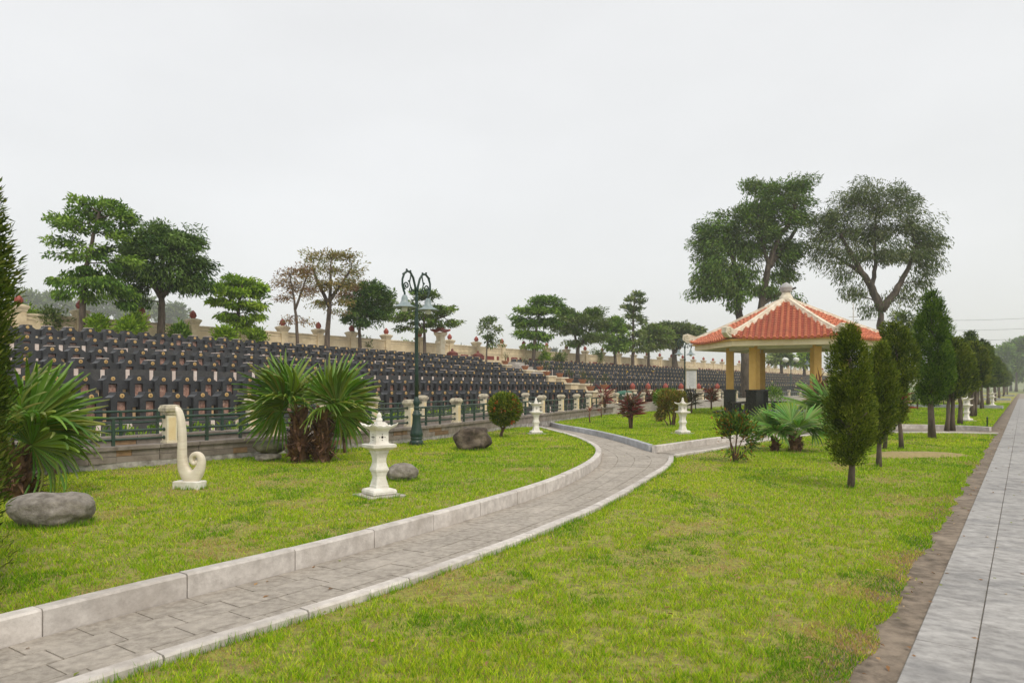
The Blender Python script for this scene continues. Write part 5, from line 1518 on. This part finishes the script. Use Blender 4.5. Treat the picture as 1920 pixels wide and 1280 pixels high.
def lantern(label, base, rz, detail=True):
    e = empty('stone_lantern', tuple(base), rz, label, 'lantern', 'white stone lanterns')
    q = MB(); q.box(0, 0, .005, .52, .52, .05, ch=.008); q.build('footing_slab', M['slabgrey'], e)
    q = MB(); q.square([(.150, .03), (.168, .045), (.172, .075), (.160, .10), (.115, .115), (.095, .118)]); q.build('base_cushion', M['white'], e)
    pr = [(.092, .115), (.092, .15), (.085, .155), (.080, .19), (.068, .235), (.066, .27), (.080, .325), (.088, .335), (.088, .345), (.094, .348), (.094, .372), (.088, .376), (.088, .386), (.082, .395), (.068, .45), (.070, .51), (.085, .575), (.092, .58), (.092, .612), (.098, .616)]
    q = MB(); q.square(pr)
    for a_ in range(4):      # recessed panel lines
        an = a_ * math.pi / 2
    q.build('pedestal', M['white'], e)
    q = MB(); q.square([(.10, .614), (.155, .648), (.168, .655), (.170, .690), (.150, .698), (.10, .702)]); q.build('tray', M['white'], e)
    q = MB(); q.square([(.098, .70), (.098, .715), (.090, .718), (.090, .868), (.096, .87), (.096, .882)]); bx_ = q.build('lantern_box', M['white'], e)
    if detail:
        for s_ in range(4):
            an = s_ * math.pi / 2
            for dx, dz, rr in ((0, 0, .017), (-.038, 0, .007), (.038, 0, .007), (0, .038, .007), (0, -.038, .007)):
                h_ = MB(); h_.lathe([(rr, -.004), (rr, .0015)], 9)
                for i in range(len(h_.v)):
                    x, y, z = h_.v[i]; x, y, z = x + dx, -z - .0905, y + dz + .79
                    c_, n_ = math.cos(an), math.sin(an); h_.v[i] = (x * c_ - y * n_, x * n_ + y * c_, z)
                h_.build('light_hole', M['hole'], bx_)
    petal_cap(.185, .875, M['white'], e)
    q = MB(); q.square([(.045, .91), (.045, .965), (.05, .968), (.05, .985), (.035, .988)]); q.build('finial_block', M['white'], e)
    q = MB(); q.lathe([(.030, .985), (.040, .995), (.045, 1.015), (.038, 1.035), (.026, 1.042), (.030, 1.055), (.033, 1.070), (.026, 1.09), (.012, 1.11), (.0, 1.12)], 12); q.build('finial', M['white'], e)
    return e
lantern('white stone lantern in front of the paired palms', gp(711, 930, LZ), R(38))
lantern('white stone lantern at the far end of the curved path', gp(1005, 813.5, LZ), R(12))
lantern('white stone lantern on the middle lawn left of the pavilion', gp(1280, 813, LZ), R(20))
lantern('white stone lantern among the conifer trunks by the promenade', gp(1812.5, 789, LZ), R(30), True)
lantern('small white lantern farther along the promenade behind conifer trunks', gp(1861, 761, LZ), R(30), False)
lantern('white stone lantern by the railing behind the tall red cordyline', at(1174, 40.5, LZ), R(10), False)

# ---- curled horn sculpture: one outline with depth
def horn():
    base = gp(358, 916, LZ); k = base.y / F
    e = empty('curl_sculpture', tuple(base), R(-10), 'ivory stone sculpture of an upright horn ending in a curl', 'sculpture')
    q = MB(); q.box(-.02, 0, .045, .40, .20, .14, ch=.01); q.build('base_block', M['white'], e)
    # spine of the shape: tip, down the shaft, round the bowl, up into the spiral
    Z = lambda py: zat(py, base.y) - LZ
    X = lambda px: (px - 358) * k
    sp = [(327, 762, .8), (333, 770, 3.6), (337, 784, 5.2), (339, 800, 6.3), (340, 818, 7.4), (340, 835, 8.0), (339.8, 851, 8.8), (340.8, 866, 10), (344.5, 880, 12), (352.5, 891, 13.6), (363, 893, 13.6), (372, 886, 11.5), (378, 874.5, 8.6), (380, 862, 6.6), (376.5, 853.8, 5.7), (369.5, 850.8, 5.4), (363, 854, 5.1), (360.8, 860.5, 4.7), (363, 866.8, 4.1), (368, 868.8, 3.4), (371.3, 866, 2.6), (370.3, 862.5, 2)]
    pts = [Vector((X(a), 0, Z(b))) for a, b, c in sp]; rad = [c * k * (.84 if i < 8 else .93) for i, (a, b, c) in enumerate(sp)]
    # refine by Catmull-Rom
    P = []; Rr = []
    n = len(pts)
    for i in range(n - 1):
        p0, p1, p2, p3 = pts[max(i - 1, 0)], pts[i], pts[i + 1], pts[min(i + 2, n - 1)]
        for s in range(5):
            t = s / 5
            P.append(.5 * ((2 * p1) + (p2 - p0) * t + (2 * p0 - 5 * p1 + 4 * p2 - p3) * t * t + (3 * p1 - p0 - 3 * p2 + p3) * t ** 3)); Rr.append(rad[i] * (1 - t) + rad[i + 1] * t)
    P.append(pts[-1]); Rr.append(rad[-1])
    m = 16; vs = []
    for i, p in enumerate(P):
        t = (P[min(i + 1, len(P) - 1)] - P[max(i - 1, 0)]).normalized()
        nrm = Vector((t.z, 0, -t.x))
        d = max(.02, .07 - .025 * i / len(P)) if i > 4 else .015 + .011 * i
        for j in range(m):
            a_ = 2 * math.pi * j / m
            ca, sa = math.cos(a_), math.sin(a_)
            ca = math.copysign(abs(ca) ** .7, ca); sa = math.copysign(abs(sa) ** .6, sa)
            vs.append(p + nrm * ca * Rr[i] + Vector((0, d * sa, 0)))
    fs = []
    for i in range(len(P) - 1):
        for j in range(m): fs.append((i * m + j, i * m + (j + 1) % m, (i + 1) * m + (j + 1) % m, (i + 1) * m + j))
    fs.append(tuple(range(m - 1, -1, -1))); fs.append(tuple((len(P) - 1) * m + j for j in range(m)))
    b = MB(); b.add(vs, fs, smooth=True); b.build('curled_horn', M['ivory'], e)
horn()

# ---- boulders
def rock(label, base, sx, sy, sz, mat, seed, rz=0.0, sink=.12, flat=.0, rough=.12, group='boulders on the lawn'):
    from mathutils import noise
    bm = bmesh.new()
    bmesh.ops.create_icosphere(bm, subdivisions=5, radius=1)
    off_ = Vector((seed * 3.7, seed * 1.3, seed * 7.1))
    for v in bm.verts:
        d = v.co.normalized()
        r_ = 1 + rough * 1.6 * noise.noise(d * 1.1 + off_) + rough * .7 * noise.noise(d * 2.6 + off_) + rough * .22 * noise.noise(d * 7 + off_) + rough * .07 * noise.noise(d * 19 + off_)
        c = d * r_
        # blunt the shape so that it is not an egg
        c = Vector([math.copysign(abs(x) ** .9, x) for x in c])
        if flat: c.z = min(c.z, 1 - flat + .18 * noise.noise(c * 1.7 + off_))
        v.co = Vector((c.x * sx, c.y * sy, c.z * sz))
    me = bpy.data.meshes.new('boulder'); bm.to_mesh(me); bm.free()
    me.polygons.foreach_set('use_smooth', [True] * len(me.polygons))
    me.materials.append(mat)
    o = inst('boulder', me, None, (base.x, base.y, base.z + sz * (1 - 2 * sink)), rz)
    return tag(o, label, 'boulder', group)
rb = gp(74, 990, LZ)
rock('big smooth grey boulder at the left edge in front of the palm', rb + Vector((0, .2, 0)), .40, .30, .195, M['rock'], 1, .1, .1, .12)
rock('small grey rounded boulder behind the near white lantern', gp(755, 900, LZ), .235, .18, .15, M['rock'], 2, .2, .12)
rock('dark brown pitted boulder in the middle of the left lawn', gp(886, 843, LZ), .42, .34, .31, M['rockdark'], 3, -.2, .12, .1, .17)
rock('lower flat stone of the stacked pair beside the palms', gp(503, 864, LZ), .27, .2, .10, M['rock'], 4, .1, .1, .2)
rock('upper mossy stone of the stacked pair beside the palms', gp(503, 864, LZ) + Vector((.02, 0, .15)), .29, .2, .135, M['rockmoss'], 5, .1, .03)

# ---- street lamps with scrolled arms
def spiral(c, r0, r1, a0, a1, n=16):
    return [(c[0] + (r0 + (r1 - r0) * i / n) * math.cos(a0 + (a1 - a0) * i / n), 0, c[1] + (r0 + (r1 - r0) * i / n) * math.sin(a0 + (a1 - a0) * i / n)) for i in range(n + 1)]
def lamp(label, base, rz, far=False):
    e = empty('street_lamp', tuple(base), rz, label, 'street lamp', 'green street lamps with two shades')
    q = MB(); q.lathe([(.20, 0), (.20, .02), (.17, .025)], 16); pl_ = q.build('base_plate', M['iron'], e)
    if not far:
        for i in range(6):
            a_ = i / 6 * 6.283
            q = MB(); q.lathe([(.018, .01), (.018, .045), (.008, .047), (.008, .075)], 6, (.18 * math.cos(a_), .18 * math.sin(a_), 0)); q.build('bolt', M['bolt'], pl_)
    q = MB(); q.lathe([(.155, .02), (.165, .05), (.165, .11), (.14, .13), (.135, .15), (.15, .17), (.15, .19), (.135, .20), (.155, .24), (.16, .28), (.148, .34), (.125, .44), (.105, .56), (.098, .70), (.105, .74), (.11, .78), (.095, .79), (.085, .80), (.085, .84), (.065, .86), (.060, .90), (.075, .92), (.06, .95), (.055, .98), (.085, 1.04), (.08, 1.10), (.055, 1.16), (.05, 1.2)], 16)
    q.build('pole_base', M['iron'], e)
    q = MB(); q.lathe([(.050, 1.18), (.046, 2.0), (.042, 2.85), (.055, 2.87), (.055, 2.92), (.042, 2.94), (.050, 3.0), (.062, 3.05), (.048, 3.12), (.042, 3.2), (.036, 3.7), (.04, 3.75), (.02, 3.80)], 12); q.build('pole', M['iron'], e)
    for d in (-1, 1):
        b = MB()
        arc = [(.02, 0, 3.72), (.05, 0, 3.92), (.12, 0, 4.12), (.22, 0, 4.24), (.33, 0, 4.26), (.44, 0, 4.18), (.50, 0, 4.04), (.50, 0, 3.90), (.46, 0, 3.79), (.42, 0, 3.72), (.42, 0, 3.64)]
        b.tube(arc, [.029] * 6 + [.025] * 5, 7)
        b.tube(spiral((.36, 3.90), .10, .02, -1.2, 7.2, 18), .018, 6)
        b.tube([(.08, 0, 3.80), (.15, 0, 3.82), (.22, 0, 3.90), (.25, 0, 4.0), (.22, 0, 4.10), (.20, 0, 4.2)], .017, 6)
        b.tube(spiral((.20, 3.80), .065, .015, 1.6, -4.4, 12), .014, 6)
        for (x, z) in ((.22, 4.27), (.35, 4.29), (.47, 4.17), (.45, 3.76), (.27, 4.02)):
            b.lathe([(0, -.03), (.026, -.012), (.026, .012), (0, .03)], 8, (x, 0, z))
        if d < 0: b.v = [(-x, -y, z) for x, y, z in b.v]
        arm = b.build('scroll_arm', M['iron'], e)
        q = MB(); q.lathe([(.03, .30), (.05, .29), (.075, .23), (.085, .15), (.13, .08), (.24, .02), (.285, 0), (.28, -.008), (.22, .008), (.12, .06), (.07, .12)], 22, (d * .42, 0, 3.37))
        sh_ = q.build('lamp_shade', M['shade'], arm)
        q = MB(); q.lathe([(.07, .06), (.075, .0), (.07, -.07), (.05, -.10), (.0, -.105)], 14, (d * .42, 0, 3.37)); q.build('lamp_glass', M['glass'], sh_)
    return e
lamp('tall dark green twin lamp post on the left lawn', gp(781, 835, LZ), R(55))
lamp('dark twin lamp post beside the white sign board', at(1284, 43, LZ), R(20), True)
lamp('dark twin lamp post hidden among the conifers on the right', at(1684, 29.6, LZ), R(60), True)
lamp('thin distant lamp post seen through the pavilion at its right column', at(1521, 62, LZ), R(20), True)
def globe_lamp(label, base):
    e = empty('globe_lamp', tuple(base), 0, label, 'street lamp', 'distant globe lamps')
    q = MB(); q.lathe([(.12, 0), (.14, .3), (.06, .5), (.05, 3.5)], 8); q.build('pole', M['iron'], e)
    for i in range(4):
        a_ = i * math.pi / 2 + .3
        q = MB(); q.tube([(0, 0, 3.2), (.35 * math.cos(a_), .35 * math.sin(a_), 3.25), (.7 * math.cos(a_), .7 * math.sin(a_), 3.45)], .025, 5); ar = q.build('arm', M['iron'], e)
        q = MB(); q.lathe([(.06, -.22), (.2, -.1), (.24, .05), (.18, .18), (0, .25)], 12, (.7 * math.cos(a_), .7 * math.sin(a_), 3.68)); q.build('globe', M['glass'], ar)
globe_lamp('lamp with white globes seen through the pavilion opening', at(1483, 70, .5))

# ---- pavilion
def pavilion():
    C = at(1474, 37.4, LZ)
    phi = math.atan2(C.x, C.y)                       # faces the camera's part of the garden
    e = empty('pavilion', tuple(C), -phi + R(-1.5), 'open hexagonal pavilion with orange tiled roof and yellow columns', 'pavilion')
    hexv = lambda r, off_=0: [(r * math.cos(R(60 * i + off_)), r * math.sin(R(60 * i + off_))) for i in range(6)]
    q = MB(); q.prism(hexv(3.75), -.05, .10); q.prism(hexv(3.55), .10, .16); q.build('platform', M['plinth'], e)
    rc = 2.82
    cols = hexv(rc)
    for i, (x, y) in enumerate(cols):
        a_ = R(60 * i)
        q = MB(); q.square([(.30, .16), (.30, 1.18), (.335, 1.19), (.335, 1.28), (.22, 1.30)], (x, y, 0), a_); pc = q.build('column_plinth', M['plinth'], e)
        q = MB(); q.box(x, y, 2.45, .38, .38, 2.32, a_); q.build('column', M['column'], e)
    for i in range(6):
        if i == 4: continue                           # the side towards the path stays open
        a, b = Vector((*cols[i], 0)), Vector((*cols[(i + 1) % 6], 0))
        m = (a + b) / 2; L_ = (b - a).length - .9; rz = math.atan2(b.y - a.y, b.x - a.x)
        q = MB(); q.box(m.x, m.y, .60, L_ + .28, .42, .07, rz)
        for s in (-1, 1):
            d = (b - a).normalized() * (L_ / 2 - .25) * s
            q.box(m.x + d.x, m.y + d.y, .36, .16, .34, .41, rz)
        q.build('bench', M['plinth'], e)
    # roof
    RE, ZE, ZA = 4.9, 3.72, 5.98
    zc = .16                                          # corners lift a little
    ez = hexv(RE)
    # beams, fascia, soffit
    q = MB(); n = 6
    outer, inner = hexv(RE - .22), hexv(RE - .42)
    vs = [(x, y, 3.40) for x, y in outer] + [(x, y, 3.66) for x, y in outer] + [(x, y, 3.66) for x, y in inner] + [(x, y, 3.40) for x, y in inner]
    fs = []
    for i in range(6):
        j = (i + 1) % 6
        fs += [(i, j, 6 + j, 6 + i), (6 + i, 6 + j, 12 + j, 12 + i), (12 + i, 12 + j, 18 + j, 18 + i), (18 + i, 18 + j, j, i)]
    q.add(vs, fs); fa = q.build('fascia', M['fascia'], e)
    q = MB()
    o2, i2 = hexv(RE - .06), hexv(RE - .30)
    vs = [(x, y, 3.662) for x, y in o2] + [(x, y, 3.74) for x, y in o2] + [(x, y, 3.74) for x, y in i2] + [(x, y, 3.662) for x, y in i2]
    q.add(vs, fs); q.build('eave_board', M['column'], e)
    q = MB(); q.prism(hexv(RE - .425), 3.50, 3.54); q.build('soffit', M['soffit'], e)
    q = MB()
    for i in range(6):
        a, b = Vector((*cols[i], 0)), Vector((*cols[(i + 1) % 6], 0)); m = (a + b) / 2
        q.box(m.x, m.y, 3.41, (b - a).length, .24, .17, math.atan2(b.y - a.y, b.x - a.x))
    q.build('ring_beam', M['soffit'], e)
    q = MB()
    for i in range(6):
        x, y = cols[i]; f = (RE - .45) / rc
        m = Vector((x, y, 0)) * (1 + f) / 2; q.box(m.x, m.y, 3.44, rc * (f - 1), .22, .10, R(60 * i))
    q.build('corner_beams', M['soffit'], e)
    # faces of tiles
    for i in range(6):
        A, B = Vector((*ez[i], ZE)), Vector((*ez[(i + 1) % 6], ZE))
        top = Vector((0, 0, ZA)); mid = (A + B) / 2
        xax = (B - A).normalized(); slope = (top - mid); SL = slope.length; up_ = slope.normalized(); nrm = xax.cross(up_).normalized()
        half = (B - A).length / 2
        lift = lambda u, v: zc * (abs(u) / half) ** 3 * (1 - v / SL)
        pt = lambda u, v, h: mid + xax * u + up_ * v + nrm * h + Vector((0, 0, lift(u, v)))
        courses = 22
        pan = MB()
        for c in range(courses):
            v0, v1 = SL * c / courses, SL * (c + 1) / courses
            w0, w1 = half * (1 - v0 / SL), half * (1 - v1 / SL)
            ns = 8
            for s in range(ns):
                f0, f1 = -1 + 2 * s / ns, -1 + 2 * (s + 1) / ns
                pan.add([pt(w0 * f0, v0 - .02, .035), pt(w0 * f1, v0 - .02, .035), pt(w1 * f1, v1, .005), pt(w1 * f0, v1, .005), pt(w0 * f0, v0 - .02, -.01), pt(w0 * f1, v0 - .02, -.01)], [(0, 1, 2, 3), (4, 5, 1, 0)])
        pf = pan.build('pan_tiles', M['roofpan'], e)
        ncol = 18
        for cidx in range(ncol):
            u = -half + (cidx + .5) * 2 * half / ncol
            vmax = SL * (1 - abs(u) / half) - .05
            if vmax < .15: continue
            nt = max(1, int(round(vmax / (SL / courses))))
            col = MB()
            r_ = .088
            for t_ in range(nt):
                va, vb = vmax * t_ / nt - (.05 if t_ == 0 else .012), vmax * (t_ + 1) / nt
                vs = []
                for (v, rr, hh) in ((va, r_ * 1.06, .03), (vb, r_ * .88, .012)):
                    for s in range(6):
                        an = math.pi * s / 5
                        vs.append(pt(u + rr * math.cos(an), v, hh + rr * math.sin(an) * .95))
                f_ = [(s, s + 1, 6 + s + 1, 6 + s) for s in range(5)]
                col.add(vs, f_, 0, True)
                if t_ == 0: col.add(vs[:6], [tuple(range(5, -1, -1))])
            # round end disc hanging at the eave
            d_ = MB(); vs = []
            for s in range(10):
                an = 2 * math.pi * s / 10
                vs.append(pt(u + .088 * math.cos(an), -.055, .045 + .088 * math.sin(an)))
            vs2 = [p + up_ * .03 for p in vs]
            col.add(vs + vs2, [tuple(range(9, -1, -1))] + [(s, (s + 1) % 10, 10 + (s + 1) % 10, 10 + s) for s in range(10)])
            col.build('cover_tile_row', M['rooftile'], e)
        # curved drip tiles between the discs
        dr = MB()
        for cidx in range(ncol - 1):
            u = -half + (cidx + 1) * 2 * half / ncol
            vs = [pt(u - .07, -.03, .03), pt(u + .07, -.03, .03), pt(u + .06, -.05, -.02), pt(u, -.06, -.06), pt(u - .06, -.05, -.02)]
            vs2 = [p + up_ * .02 for p in vs]
            dr.add(vs + vs2, [(4, 3, 2, 1, 0), (5, 6, 7, 8, 9)] + [(s, (s + 1) % 5, 5 + (s + 1) % 5, 5 + s) for s in range(5)])
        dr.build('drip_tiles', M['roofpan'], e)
    # hip ridges with scalloped lower edge and carved ends
    for i in range(6):
        a = Vector((*ez[i], ZE + zc)); top = Vector((0, 0, ZA + .02)); d = (a - top)
        rad = Vector((d.x, d.y, 0)).normalized(); side = Vector((-rad.y, rad.x, 0))
        n = 40
        q = MB(); vs = []
        for k in range(n + 1):
            f = .03 + .955 * k / n
            p = top + (Vector((d.x, d.y, 0)) * f) + Vector((0, 0, (ZE - ZA) * f + zc * f ** 6))
            wv = .20 + .045 * abs(math.sin(k * math.pi / 2 * 1.0)) if True else .2
            ww = .14 + .05 * (k % 2)
            vs += [p + side * ww + Vector((0, 0, -.05)), p + side * .10 + Vector((0, 0, .11)), p + side * .085 + Vector((0, 0, .18)), p - side * .085 + Vector((0, 0, .18)), p - side * .10 + Vector((0, 0, .11)), p - side * ww + Vector((0, 0, -.05))]
        fs = []
        for k in range(n):
            for s in range(5): fs.append((k * 6 + s, k * 6 + s + 1, (k + 1) * 6 + s + 1, (k + 1) * 6 + s))
        fs += [tuple(range(5, -1, -1)), tuple(n * 6 + s for s in range(6))]
        q.add(vs, fs); hr = q.build('hip_ridge', M['ridge'], e)
        # carved end: squared block with an angular scroll
        rz = math.atan2(rad.y, rad.x)
        def L_(x, y, z): return (a.x + rad.x * x + side.x * y, a.y + rad.y * x + side.y * y, a.z + z)
        prof = [(-.55, -.12), (.18, -.05), (.42, .14), (.40, .40), (.14, .46), (-.12, .36), (-.30, .30), (-.55, .20)]
        q = MB(); m_ = len(prof)
        vs = [L_(x, -.14, z) for x, z in prof] + [L_(x, .14, z) for x, z in prof]
        q.add(vs, [tuple(range(m_)), tuple(range(2 * m_ - 1, m_ - 1, -1))] + [((s + 1) % m_, s, m_ + s, m_ + (s + 1) % m_) for s in range(m_)])
        en = q.build('carved_end', M['ridge'], hr)
        for sd_ in (-1, 1):
            q = MB()
            for (x0, z0, x1, z1) in ((.04, .06, .32, .16), (.30, .16, .28, .34), (.28, .34, .10, .36), (.10, .36, .06, .22), (.06, .20, .19, .23), (-.35, .0, -.1, .06), (-.1, .06, -.16, .24)):
                q.tube([L_(x0, sd_ * .15, z0), L_(x1, sd_ * .15, z1)], .02, 5)
            q.build('scroll_relief', M['ridge'], en)
    # peak
    q = MB(); q.lathe([(.36, 5.86), (.34, 6.08), (.28, 6.18), (.22, 6.28), (.22, 6.36)], 12); pk = q.build('roof_peak', M['ridge'], e)
    q = MB(); q.lathe([(.18, 6.36), (.27, 6.40), (.30, 6.46), (.28, 6.51), (.315, 6.55), (.32, 6.62), (.28, 6.70), (.21, 6.77), (.12, 6.84), (.04, 6.88), (0, 6.90)], 16); fin = q.build('lotus_finial', M['finial'], e)
    return e
pavilion()

# ---- sign board, green kiosk
p = at(1296, 43.8, LZ)
e = empty('sign_board', tuple(p), R(-8), 'white notice board with a small cap roof beside the dark lamp post', 'sign')
q = MB(); q.box(-.26, 0, .95, .06, .06, 1.9); q.box(.26, 0, .95, .06, .06, 1.9); q.build('legs', M['iron'], e)
q = MB(); q.box(0, 0, 1.90, .66, .10, 1.20); bd = q.build('board', M['post'], e)
q = MB(); q.box(0, -.055, 1.88, .58, .012, 1.10); q.build('notice_face', M['sign'], bd)
q = MB()
for i in range(11): q.box(-.02 + .02 * ((i * 7) % 3), -.0625, 2.30 - i * .082, .40 - .05 * ((i * 5) % 3), .002, .012)
q.build('notice_lines', M['shade'], bd)
q = MB(); q.box(0, 0, 2.53, .84, .30, .05); q.box(0, 0, 2.58, .66, .2, .06); q.build('cap_roof', M['post'], e)
p = at(1171, 41.5, .3)
e = empty('kiosk_box', tuple(p), ROW_ANG, 'small dark green cabinet with a pitched lid behind the railing', 'cabinet')
q = MB(); q.box(0, 0, .4, .7, .6, .8); q.build('body', M['greenbox'], e)
q = MB(); q.square([(.42, .80), (.44, .86), (.28, 1.0), (.05, 1.06)]); q.build('lid', M['greenbox'], e)
q = MB(); q.box(0, -.305, .45, .5, .02, .5); q.build('door', M['iron'], e)

# small stub stone beside the branch path
q = MB(); q.box(0, 0, .12, .16, .14, .26, ch=.02)
tag(q.build('marker_stone', M['slabgrey'], None, tuple(gp(1508, 812, 0)), .3), 'small stub stone beside the branch path near the palms', 'stone')
# watering pipe stub beside the promenade kerb
p = gp(1851, 800, LZ)
q = MB(); q.lathe([(.022, 0), (.022, .30), (.03, .31), (.03, .35), (.0, .36)], 8)
tag(q.build('pipe_stub', M['iron'], None, tuple(p)), 'thin dark pipe stub on the lawn corner by the promenade', 'pipe')

# ---- overhead wires at the far right
wr = empty('power_line', (120, 230, 0), 0, 'faint overhead wires sagging across the sky on the right', 'power line')
for i, (y0, y1) in enumerate(((633, 627), (614, 608), (596, 588))):
    Y0, Y1 = 190, 240
    a, b = at(1600, Y0, zat(y0 + 4, Y0)), at(2100, Y1, zat(y1 - 4, Y1))
    q = MB(); pts = []
    for s in range(21):
        f = s / 20; p = a.lerp(b, f); p.z -= 1.2 * math.sin(math.pi * f); pts.append(p - Vector((120, 230, 0)))
    q.tube(pts, .045, 4); q.build('wire', M['wire'], wr)
for nm, f in (('pylon', 0), ('pylon', 1)):
    Y0 = 190 if f == 0 else 240
    p = at(1600 if f == 0 else 2100, Y0, 0)
    q = MB(); q.lathe([(.22, -.1), (.12, 24)], 8, (p.x - 120, p.y - 230, 0)); q.box(p.x - 120, p.y - 230, zat(594, Y0), 2.4, .15, .15); q.build('pole', M['slabgrey'], wr)

# ---- low hill behind the wall and a hazy ridge far off
h = MB(); vs = []; n1, n2 = 24, 8
for i in range(n1 + 1):
    for j in range(n2 + 1):
        x = -420 + 460 * i / n1; y = 190 + 260 * j / n2
        e_ = math.sin(math.pi * i / n1) * math.sin(math.pi * j / n2)
        vs.append((x, y, -.3 + 24 * e_ ** .8 + (random.uniform(-.5, .5) if e_ > .1 else 0)))
h.add(vs, [(i * (n2 + 1) + j, (i + 1) * (n2 + 1) + j, (i + 1) * (n2 + 1) + j + 1, i * (n2 + 1) + j + 1) for i in range(n1) for j in range(n2)], smooth=True)
tag(h.build('hills', M['ground']), kind='structure')

h = MB(); vs = []; n = 90
for i in range(n + 1):
    x = -700 + 1700 * i / n
    z = 13 + 5 * math.sin(i * .35) + 3 * math.sin(i * .9 + 1) + random.uniform(-.6, .6)
    vs += [(x, 640, -.2), (x, 655, z), (x, 690, -.2)]
fs = []
for i in range(n):
    fs += [(i * 3, (i + 1) * 3, (i + 1) * 3 + 1, i * 3 + 1), (i * 3 + 1, (i + 1) * 3 + 1, (i + 1) * 3 + 2, i * 3 + 2)]
h.add(vs, fs, smooth=True)
tag(h.build('hills', M['ground']), kind='structure')

# ---- fallen leaves scattered on lawn, path and pavement
def litter():
    P = []
    for _ in range(900):
        r_ = 3 + 26 * random.random() ** 1.5; a_ = R(random.uniform(-42, 40))
        x, y = r_ * math.sin(a_), r_ * math.cos(a_)
        if random.random() > .30: 
            s = random.uniform(2, 34); w = random.choice((.7, .8, .6, random.uniform(-.1, .5)))  + random.uniform(-.1, .1)
            if random.random() < .55: continue
            p = sw(s, w); P.append((p.x, p.y, .033)); continue
        z = None
        for poly, zz in LAWNS:
            if inside(poly, np.array([x]), np.array([y]))[0]: z = zz + .035
        if z is None: z = .008
        P.append((x, y, z))
    P = np.array(P)
    D = rng.normal(0, 1, (len(P), 3)); D[:, 2] *= .08
    o = leaf_obj('leaf_litter', P, .05, .022, [(.38, .24, .12), (.30, .17, .08), (.48, .36, .22), (.24, .13, .06), (.22, .26, .05)], None, mat=M['litter'], up=3, dirs=D * 3)
    tag(o, 'dry fallen leaves scattered on lawn and pavement', 'leaves', kind='stuff')
litter()

# ---- haze
z0, z1 = -1.2, 62.0
hb = MB(); hb.box(0, 620, (z0 + z1) / 2, 2800, 1440, z1 - z0)
m = bpy.data.materials.new('haze'); m.use_nodes = True
t = m.node_tree; t.nodes.clear()
o_ = t.nodes.new('ShaderNodeOutputMaterial'); v_ = t.nodes.new('ShaderNodeVolumePrincipled')
v_.inputs['Color'].default_value = (.93, .95, .97, 1); v_.inputs['Density'].default_value = .0008; v_.inputs['Anisotropy'].default_value = .2
t.links.new(v_.outputs[0], o_.inputs['Volume'])
tag(hb.build('haze', m), 'thin pale haze in the air over the whole place', 'haze', kind='stuff')
scene.cycles.volume_bounces = 2
